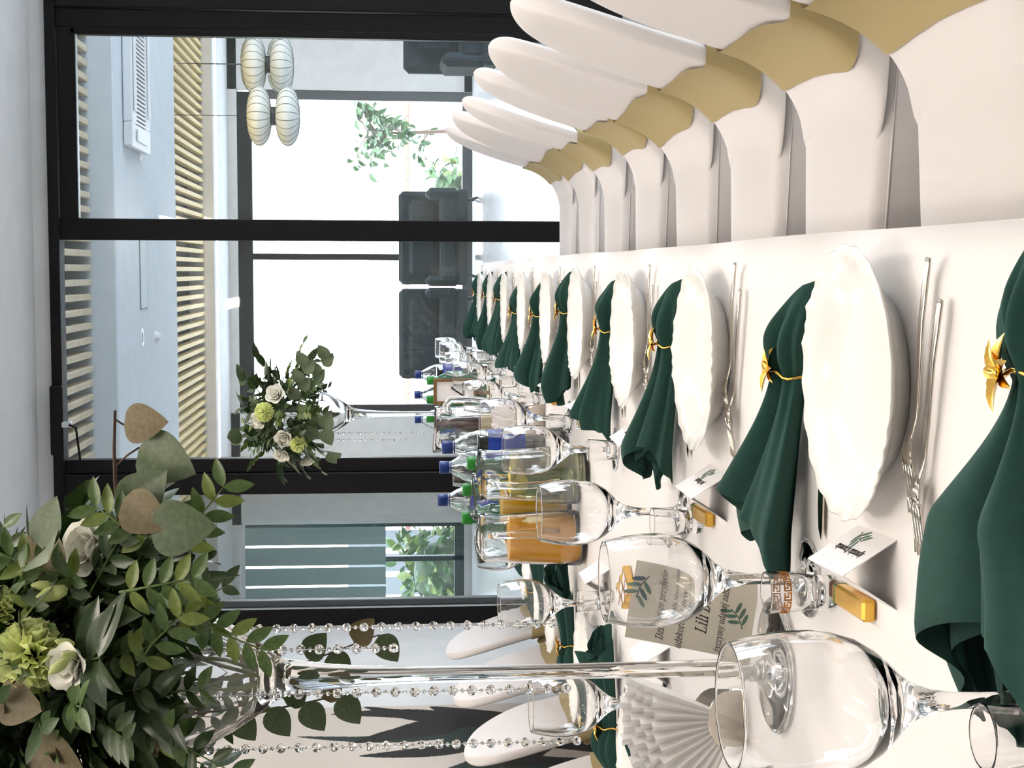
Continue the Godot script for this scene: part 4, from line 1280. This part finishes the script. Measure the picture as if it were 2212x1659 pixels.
# ---------------------------------------------------------------- flowers
func carnation(called: String, p: Vector3, dir: Vector3, rad: float, m: Material, parent: Node3D, sd: int) -> void:
	var r := RandomNumberGenerator.new()
	r.seed = sd
	var b := B.new()
	for k in 46:
		var rr := sqrt(k / 46.0)
		var a := k * 2.39996
		var el := lerpf(1.45, -0.1, rr)
		var d := Vector3(cos(a) * cos(el), sin(el), sin(a) * cos(el))
		var side := Vector3(-sin(a), 0, cos(a))
		var upv := side.cross(d)
		var ph := r.randf() * TAU
		b.sheet(10, 4, func(u: float, v: float) -> Vector3:
			var w := rad * (0.12 + 0.5 * v)
			var s := u - 0.5
			var ruff := 0.13 * rad * v * sin(u * 19.0 + ph)
			var tooth := 0.06 * rad * v * v * sin(u * 46.0)
			return d * (rad * (0.35 + 0.62 * v) + tooth - 0.25 * rad * s * s) + side * (s * w * 1.3) + upv * ruff)
	part(called, b.done(), m, parent, Transform3D(Basis(Quaternion(Vector3.UP, dir.normalized())), p))


func bloom(called: String, p: Vector3, dir: Vector3, rad: float, parent: Node3D, m: Material) -> void:
	# rosette of cupped petals
	var xf := Transform3D(Basis(Quaternion(Vector3.UP, dir.normalized())), p)
	var o := part(called, B.new().lathe([Vector2(0, -rad * 0.7), Vector2(rad * 0.15, -rad * 0.55), Vector2(rad * 0.25, -rad * 0.3), Vector2(0, -rad * 0.1)], 10).done(), M.stem_green, parent, xf)
	for ring in 3:
		for k in 5:
			var a := TAU * (k + 0.5 * ring) / 5.0 + ring * 0.4
			var open: float = [0.85, 0.55, 0.25][ring]
			var L: float = rad * [1.0, 0.9, 0.72][ring]
			var b := B.new()
			b.sheet(8, 8, func(u: float, v: float) -> Vector3:
				var s := (u - 0.5) * 2.0
				var w := L * 0.62 * pow(sin(PI * clampf(0.12 + 0.80 * v, 0.0, 1.0)), 0.6)
				var out := L * 0.9 * open * pow(v, 1.2) + 0.10 * L
				var yy := -0.35 * L + L * v * sqrt(maxf(0.05, 1.0 - open * open * 0.65)) - 0.10 * L * maxf(0.0, v - 0.8) * 5.0 * open
				var cup := 0.35 * w * s * s
				var rr := out - cup
				return Vector3(cos(a) * rr - sin(a) * s * w, yy + 0.05 * L * s * s, sin(a) * rr + cos(a) * s * w))
			part("petal", b.done(), m, o)


func bud(p: Vector3, dir: Vector3, L: float, parent: Node3D) -> void:
	var xf := Transform3D(Basis(Quaternion(Vector3.UP, dir.normalized())), p)
	part("bud", B.new().lathe([Vector2(0, -L * 0.5), Vector2(L * 0.16, -L * 0.42), Vector2(L * 0.24, -L * 0.15), Vector2(L * 0.2, L * 0.15), Vector2(L * 0.09, L * 0.4), Vector2(0, L * 0.5)], 12, Transform3D.IDENTITY, func(a: float, q: Vector2) -> Vector2: return Vector2(q.x * (1.0 + 0.12 * sin(a * 3.0 + q.y * 90.0)), q.y)).done(), M.bud, parent, xf)


func arrangement(axis: Vector3, rim: float, sd: int, sprigs: int, scale: float, label: String) -> Array:
	# returns [thing, list of leaves]; leaves are [mesh key, material, transform, rank]
	var t := thing("flower_arrangement", label, "flowers")
	var r := RandomNumberGenerator.new()
	r.seed = sd
	var leaves := []
	var heart := Vector3(axis.x, rim + 0.02, axis.z)
	var mid := heart + Vector3(0, 0.085, 0) * scale
	for k in sprigs:
		# even spread over a dome that droops a little over the rim of the bowl
		var f := (k + 0.5) / sprigs
		var el := asin(lerpf(0.97, -0.62, f))
		var az := k * 2.39996 + r.randf_range(-0.3, 0.3)
		var d := Vector3(cos(az) * cos(el), sin(el) * 0.9, sin(az) * cos(el))
		var L := r.randf_range(0.15, 0.235) * scale
		if el < -0.2:
			L *= 0.85
		var kind := r.randi() % 10
		var p0 := heart + Vector3(d.x * 0.05, 0.0, d.z * 0.05) * scale
		if el < 0.0:
			p0 = heart + Vector3(d.x * 0.075, 0.01, d.z * 0.075) * scale
		var droop := Vector3(0, -0.05, 0) * scale * (1.0 if el < 0.4 else 0.2)
		var p1 := mid + d * L * 0.6
		var p2 := mid + d * L + droop
		var pts := []
		for i in 7:
			var v := i / 6.0
			pts.append(p0 * (1 - v) * (1 - v) + p1 * 2.0 * v * (1 - v) + p2 * v * v)
		part("stem", B.new().tube(pts, [0.0016 * scale, 0.0015 * scale, 0.0009 * scale], 5).done(), M.twig if kind > 7 else M.stem_green, t)
		var n := 6 if kind < 6 else (5 if kind < 8 else 3)
		for i in n:
			var v := 0.42 + 0.56 * i / float(n - 1)
			var q := p0 * (1 - v) * (1 - v) + p1 * 2.0 * v * (1 - v) + p2 * v * v
			var tang := ((p1 - p0) * (1 - v) + (p2 - p1) * v).normalized()
			var outw := (q - mid).normalized()
			var side := tang.cross(outw).normalized()
			if side.length() < 0.1:
				side = Vector3.RIGHT
			for s in [-1, 1]:
				var dd: Vector3 = side * s * r.randf_range(0.7, 1.1) + tang * r.randf_range(0.5, 0.9) + outw * r.randf_range(-0.1, 0.5)
				var upv := (outw + Vector3(0, 0.6, 0) + Vector3(r.randf_range(-0.5, 0.5), r.randf_range(-0.3, 0.3), r.randf_range(-0.5, 0.5))).normalized()
				var key := 0
				var mm: Material = M.leaf_myrtle
				if kind < 6:
					key = 0
					mm = M.leaf_light if r.randf() < 0.28 else M.leaf_myrtle
				elif kind < 8:
					key = 2
					mm = M.leaf_ruscus
				else:
					key = 1
					mm = M.leaf_dry if r.randf() < 0.10 else M.leaf_eucalyptus
				var rank := (q - mid).length() + 0.8 * (q.z - mid.z) + 0.2 * q.y
				leaves.append([key, mm, look(q, dd, upv, scale * r.randf_range(0.8, 1.15)), rank])
	return [t, leaves]


func finish_leaves(t: Node3D, leaves: Array, most: int, extra: int, heart: Vector3, scale: float, sd: int) -> void:
	var lm := [leaf_mesh(0.031, 0.0135, 0.9, 0.12, 0.12, 4, 7), leaf_mesh(0.056, 0.046, 0.72, 0.10, 0.10, 6, 8), leaf_mesh(0.062, 0.021, 0.85, 0.15, 0.18, 4, 8)]
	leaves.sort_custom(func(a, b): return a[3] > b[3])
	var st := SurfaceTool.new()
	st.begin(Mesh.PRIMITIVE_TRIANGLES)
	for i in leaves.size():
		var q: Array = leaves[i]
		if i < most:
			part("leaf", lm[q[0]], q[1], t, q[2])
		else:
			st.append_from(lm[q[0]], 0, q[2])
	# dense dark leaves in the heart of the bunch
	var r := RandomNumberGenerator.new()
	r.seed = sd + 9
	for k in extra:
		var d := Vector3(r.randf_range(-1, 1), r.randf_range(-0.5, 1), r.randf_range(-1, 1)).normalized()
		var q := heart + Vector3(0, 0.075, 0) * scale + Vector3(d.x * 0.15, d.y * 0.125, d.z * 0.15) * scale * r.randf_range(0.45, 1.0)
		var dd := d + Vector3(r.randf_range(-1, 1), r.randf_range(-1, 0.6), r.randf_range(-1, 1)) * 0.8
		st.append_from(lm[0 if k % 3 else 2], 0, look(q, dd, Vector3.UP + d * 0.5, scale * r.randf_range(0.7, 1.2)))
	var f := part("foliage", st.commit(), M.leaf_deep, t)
	f.set_meta("kind", "stuff")


func garland(top: Vector3, bottom_y: float, label: String, n_big: int, s := 1.0) -> void:
	var t := thing("bead_garland", label, "bead garland", Vector3(top.x, 0, top.z), 0.0, "crystal bead garlands")
	var big: ArrayMesh = M.bead_big
	var small: ArrayMesh = M.bead_small
	part("thread", B.new().tube([Vector3(0, top.y, 0), Vector3(0, bottom_y, 0)], [0.00035], 4).done(), M.white_plastic, t)
	for k in n_big:
		var y := bottom_y + (top.y - bottom_y) * k / float(n_big)
		var h := (top.y - bottom_y) / n_big
		part("bead", big, M.bead_glass, t, at(Vector3(0, y, 0), k * 0.7, Vector3.ONE * s))
		part("bead", small, M.bead_glass, t, at(Vector3(0, y + h * 0.5, 0), k * 0.4, Vector3.ONE * s))


func build_flowers() -> void:
	var vm := vase_mesh()
	var ax := Vector3(-0.432, TT + 0.0016, -1.516)
	solo("vase", vm, M.crystal, "tall clear glass vase", "vase", at(ax), "tall glass vases").set_meta("label", "tall clear glass vase on the table end by the printed card")
	var R := arrangement(ax, 1.407, 3, 118, 1.0, "large bunch of green foliage with white and lime flowers, by the printed card")
	var t: Node3D = R[0]
	var lv: Array = R[1]
	# single twig with round eucalyptus leaves reaching out over the table
	part("twig", B.new().tube([Vector3(-0.134, 1.440, -1.40), Vector3(-0.17, 1.4425, -1.405), Vector3(-0.203, 1.443, -1.41), Vector3(-0.281, 1.443, -1.44), Vector3(-0.38, 1.43, -1.49)], [0.0014, 0.0016, 0.002, 0.0026, 0.003], 6).done(), M.twig, t)
	var hero := [
		[1, M.leaf_dry, Vector3(-0.148, 1.432, -1.40), Vector3(-0.143, 1.392, -1.38), 0.85], [1, M.leaf_eucalyptus, Vector3(-0.170, 1.418, -1.40), Vector3(-0.193, 1.361, -1.37), 1.15],
		[1, M.leaf_eucalyptus, Vector3(-0.236, 1.428, -1.38), Vector3(-0.197, 1.398, -1.365), 1.15], [1, M.leaf_dry, Vector3(-0.215, 1.428, -1.365), Vector3(-0.240, 1.385, -1.345), 0.95],
		[1, M.leaf_eucalyptus, Vector3(-0.242, 1.402, -1.355), Vector3(-0.236, 1.340, -1.335), 1.15], [1, M.leaf_dry, Vector3(-0.452, 1.520, -1.37), Vector3(-0.468, 1.478, -1.35), 1.1],
		[1, M.leaf_dry, Vector3(-0.40, 1.545, -1.36), Vector3(-0.405, 1.500, -1.33), 0.95]]
	for q in hero:
		var d: Vector3 = q[3] - q[2]
		part("leaf", leaf_mesh(0.056, 0.046, 0.72, 0.12, 0.12, 6, 10), q[1], t, look(q[2], d, Vector3(0.2, 0.35, 1.0), q[4]))
	part("leaf_stalk", B.new().tube([Vector3(-0.19, 1.443, -1.408), Vector3(-0.178, 1.43, -1.404), Vector3(-0.170, 1.418, -1.40)], [0.001], 5).done(), M.twig, t)
	part("leaf_stalk", B.new().tube([Vector3(-0.142, 1.4415, -1.402), Vector3(-0.148, 1.432, -1.40)], [0.001], 5).done(), M.twig, t)
	# sprigs of small paired leaflets in front
	for q in [[Vector3(-0.300, 1.47, -1.40), Vector3(-0.262, 1.545, -1.36), 6], [Vector3(-0.32, 1.385, -1.37), Vector3(-0.358, 1.300, -1.355), 6], [Vector3(-0.37, 1.415, -1.35), Vector3(-0.322, 1.374, -1.335), 4], [Vector3(-0.255, 1.40, -1.37), Vector3(-0.222, 1.452, -1.365), 5], [Vector3(-0.27, 1.38, -1.38), Vector3(-0.205, 1.335, -1.37), 5], [Vector3(-0.30, 1.43, -1.35), Vector3(-0.285, 1.36, -1.335), 5]]:
		var a: Vector3 = q[0]
		var e: Vector3 = q[1]
		part("stem", B.new().tube([a, a.lerp(e, 0.5) + Vector3(0, 0.004, 0.004), e], [0.0013, 0.0011, 0.0007], 5).done(), M.stem_green, t)
		var dir := (e - a).normalized()
		var side := dir.cross(Vector3(0, 0, 1)).normalized()
		for k in q[2]:
			var v: float = 0.15 + 0.85 * k / float(q[2] - 1)
			for s in [-1, 1]:
				lv.append([0, M.leaf_myrtle if k % 3 else M.leaf_light, look(a.lerp(e, v), side * s + dir * (0.35 + 0.5 * v), Vector3(0.1 * s, 0.25, 1.0), 0.95), 9.0])
	var fr := RandomNumberGenerator.new()
	fr.seed = 77
	for k in 22:
		var d := Vector3(fr.randf_range(-0.1, 1.0), fr.randf_range(-0.75, 0.6), fr.randf_range(0.45, 1.0)).normalized()
		var c := Vector3(ax.x, 1.49, ax.z)
		var a := c + d * 0.10
		var e := c + d * fr.randf_range(0.17, 0.215) + Vector3(fr.randf_range(-0.03, 0.05), fr.randf_range(-0.05, 0.02), 0)
		part("stem", B.new().tube([a, a.lerp(e, 0.5) + Vector3(0, 0.006, 0.003), e], [0.0012, 0.001, 0.0006], 5).done(), M.stem_green, t)
		var dir := (e - a).normalized()
		var side := dir.cross(Vector3(0.2, 0.3, 1)).normalized()
		for j in 5:
			var v := 0.25 + 0.75 * j / 4.0
			for s in [-1, 1]:
				lv.append([0, M.leaf_light if fr.randf() < 0.2 else M.leaf_myrtle, look(a.lerp(e, v), side * s + dir * (0.4 + 0.5 * v) + Vector3(0, fr.randf_range(-0.25, 0.25), 0), Vector3(fr.randf_range(-0.3, 0.3), 0.5, 1.0), fr.randf_range(0.8, 1.05)), 0.45 + 0.1 * fr.randf()])
	# drooping eucalyptus behind the stem of the vase
	for q in [[Vector3(-0.455, 1.42, -1.60), Vector3(-0.478, 1.33, -1.67), Vector3(-0.445, 1.19, -1.74)], [Vector3(-0.49, 1.41, -1.58), Vector3(-0.505, 1.33, -1.63), Vector3(-0.49, 1.235, -1.64)]]:
		part("twig", B.new().tube(q, [0.0018, 0.0014, 0.0009], 5).done(), M.twig, t)
		for k in 7:
			var v := 0.35 + 0.65 * k / 6.0
			var p: Vector3 = q[0] * (1 - v) * (1 - v) + q[1] * 2.0 * v * (1 - v) + q[2] * v * v
			lv.append([1, M.leaf_dry if k % 4 == 1 else M.leaf_eucalyptus, look(p, Vector3(0.8 * (1 if k % 2 else -1), -0.55, 0.2), Vector3(0.3, 0.3, 1), 0.72), 9.0])
	finish_leaves(t, lv, 293, 2300, Vector3(ax.x, 1.427, ax.z), 1.0, 3)
	carnation("carnation", Vector3(-0.366, 1.515, -1.375), Vector3(0.15, 0.45, 1.0), 0.037, M.carnation_green, t, 1)
	carnation("carnation", Vector3(-0.338, 1.560, -1.43), Vector3(0.3, 0.8, 0.5), 0.028, M.carnation_green, t, 2)
	bloom("lisianthus", Vector3(-0.368, 1.474, -1.345), Vector3(0.1, 0.55, 1.0), 0.028, t, M.petal_white)
	bloom("white_rose", Vector3(-0.272, 1.470, -1.425), Vector3(0.4, 0.75, 1.0), 0.036, t, M.petal_white)
	bud(Vector3(-0.306, 1.498, -1.375), Vector3(-0.3, 1.0, 0.2), 0.032, t)
	bud(Vector3(-0.299, 1.507, -1.38), Vector3(0.1, 1.0, 0.1), 0.022, t)
	bud(Vector3(-0.347, 1.481, -1.350), Vector3(0.4, 1.0, 0.5), 0.020, t)
	bud(Vector3(-0.355, 1.474, -1.335), Vector3(0.3, 0.6, 0.8), 0.018, t)
	bud(Vector3(-0.362, 1.481, -1.322), Vector3(-0.6, 0.8, 0.4), 0.022, t)
	part("purple_wire", B.new().tube([Vector3(-0.385, 1.395, -1.47), Vector3(-0.40, 1.36, -1.465), Vector3(-0.412, 1.345, -1.468), Vector3(-0.43, 1.37, -1.465), Vector3(-0.44, 1.40, -1.47)], [0.0006], 4).done(), M.wire_purple, t)
	for k in 5:
		var a := k * 1.3
		part("cut_stem", B.new().tube([ax + Vector3(0.045 * cos(a), 0.69, 0.045 * sin(a)), ax + Vector3(0.02 * cos(a + 0.6), 0.60, 0.02 * sin(a + 0.6)), ax + Vector3(0.008 * cos(a + 1.0), 0.562, 0.008 * sin(a + 1.0))], [0.0022], 6).done(), M.stem_green, t)
	# farther vase
	var a2 := Vector3(-0.495, TT + 0.0016, -5.0)
	solo("vase", vm, M.crystal, "tall clear glass vase beside the brown bottle and number frame", "vase", at(a2), "tall glass vases")
	var R2 := arrangement(a2, 1.407, 17, 46, 1.12, "round bunch of green foliage with white and yellow flowers, by the partition")
	var t2: Node3D = R2[0]
	for q in [[Vector3(-0.43, 1.47, -4.86), Vector3(-0.31, 1.44, -4.80)], [Vector3(-0.40, 1.43, -4.88), Vector3(-0.29, 1.37, -4.82)]]:
		for k in 5:
			var v := k / 4.0
			R2[1].append([1, M.leaf_eucalyptus, look(q[0].lerp(q[1], v), Vector3(0.7, -0.5 if k % 2 else 0.5, 0.2), Vector3(0, 0.3, 1), 1.0), 9.0])
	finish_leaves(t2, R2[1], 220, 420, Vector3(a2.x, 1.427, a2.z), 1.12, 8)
	for q in [[Vector3(-0.415, 1.545, -4.86), 0.042, 0], [Vector3(-0.50, 1.60, -4.88), 0.04, 0], [Vector3(-0.56, 1.52, -4.86), 0.038, 0], [Vector3(-0.62, 1.53, -4.9), 0.036, 0], [Vector3(-0.47, 1.58, -4.82), 0.034, 1], [Vector3(-0.58, 1.47, -4.84), 0.03, 1], [Vector3(-0.65, 1.45, -4.95), 0.03, 0]]:
		var p: Vector3 = q[0]
		if q[2] == 0:
			bloom("white_rose", p, p - Vector3(-0.5, 1.48, -5.05), q[1], t2, M.petal_white)
		else:
			carnation("carnation", p, p - Vector3(-0.5, 1.48, -5.05), q[1], M.carnation_green, t2, 4)
	# crystal garlands
	M.bead_big = B.new(-1).lathe([Vector2(0, -0.0052), Vector2(0.0028, -0.0044), Vector2(0.0047, -0.0022), Vector2(0.0052, 0.0), Vector2(0.0047, 0.0022), Vector2(0.0028, 0.0044), Vector2(0, 0.0052)], 12).done()
	M.bead_small = B.new(-1).lathe([Vector2(0, -0.0023), Vector2(0.0018, -0.0014), Vector2(0.0023, 0.0), Vector2(0.0018, 0.0014), Vector2(0, 0.0023)], 10).done()
	garland(Vector3(-0.398, 1.40, -1.592), 0.993, "crystal bead garland hanging from the vase by the printed card, on the partition side", 21)
	garland(Vector3(-0.384, 1.40, -1.447), 1.174, "short crystal bead garland hanging from the vase by the printed card", 12)
	garland(Vector3(-0.425, 1.405, -1.430), 0.998, "long crystal bead garland hanging in front of the vase by the printed card", 21)
	garland(Vector3(-0.514, 1.39, -1.53), 0.973, "long crystal bead garland on the palm print side of the vase by the printed card", 22)
	garland(Vector3(-0.555, 1.40, -4.93), 0.974, "long crystal bead garland hanging from the vase by the number frame", 22)
	garland(Vector3(-0.581, 1.40, -4.96), 1.11, "short crystal bead garland hanging from the vase by the number frame", 15)
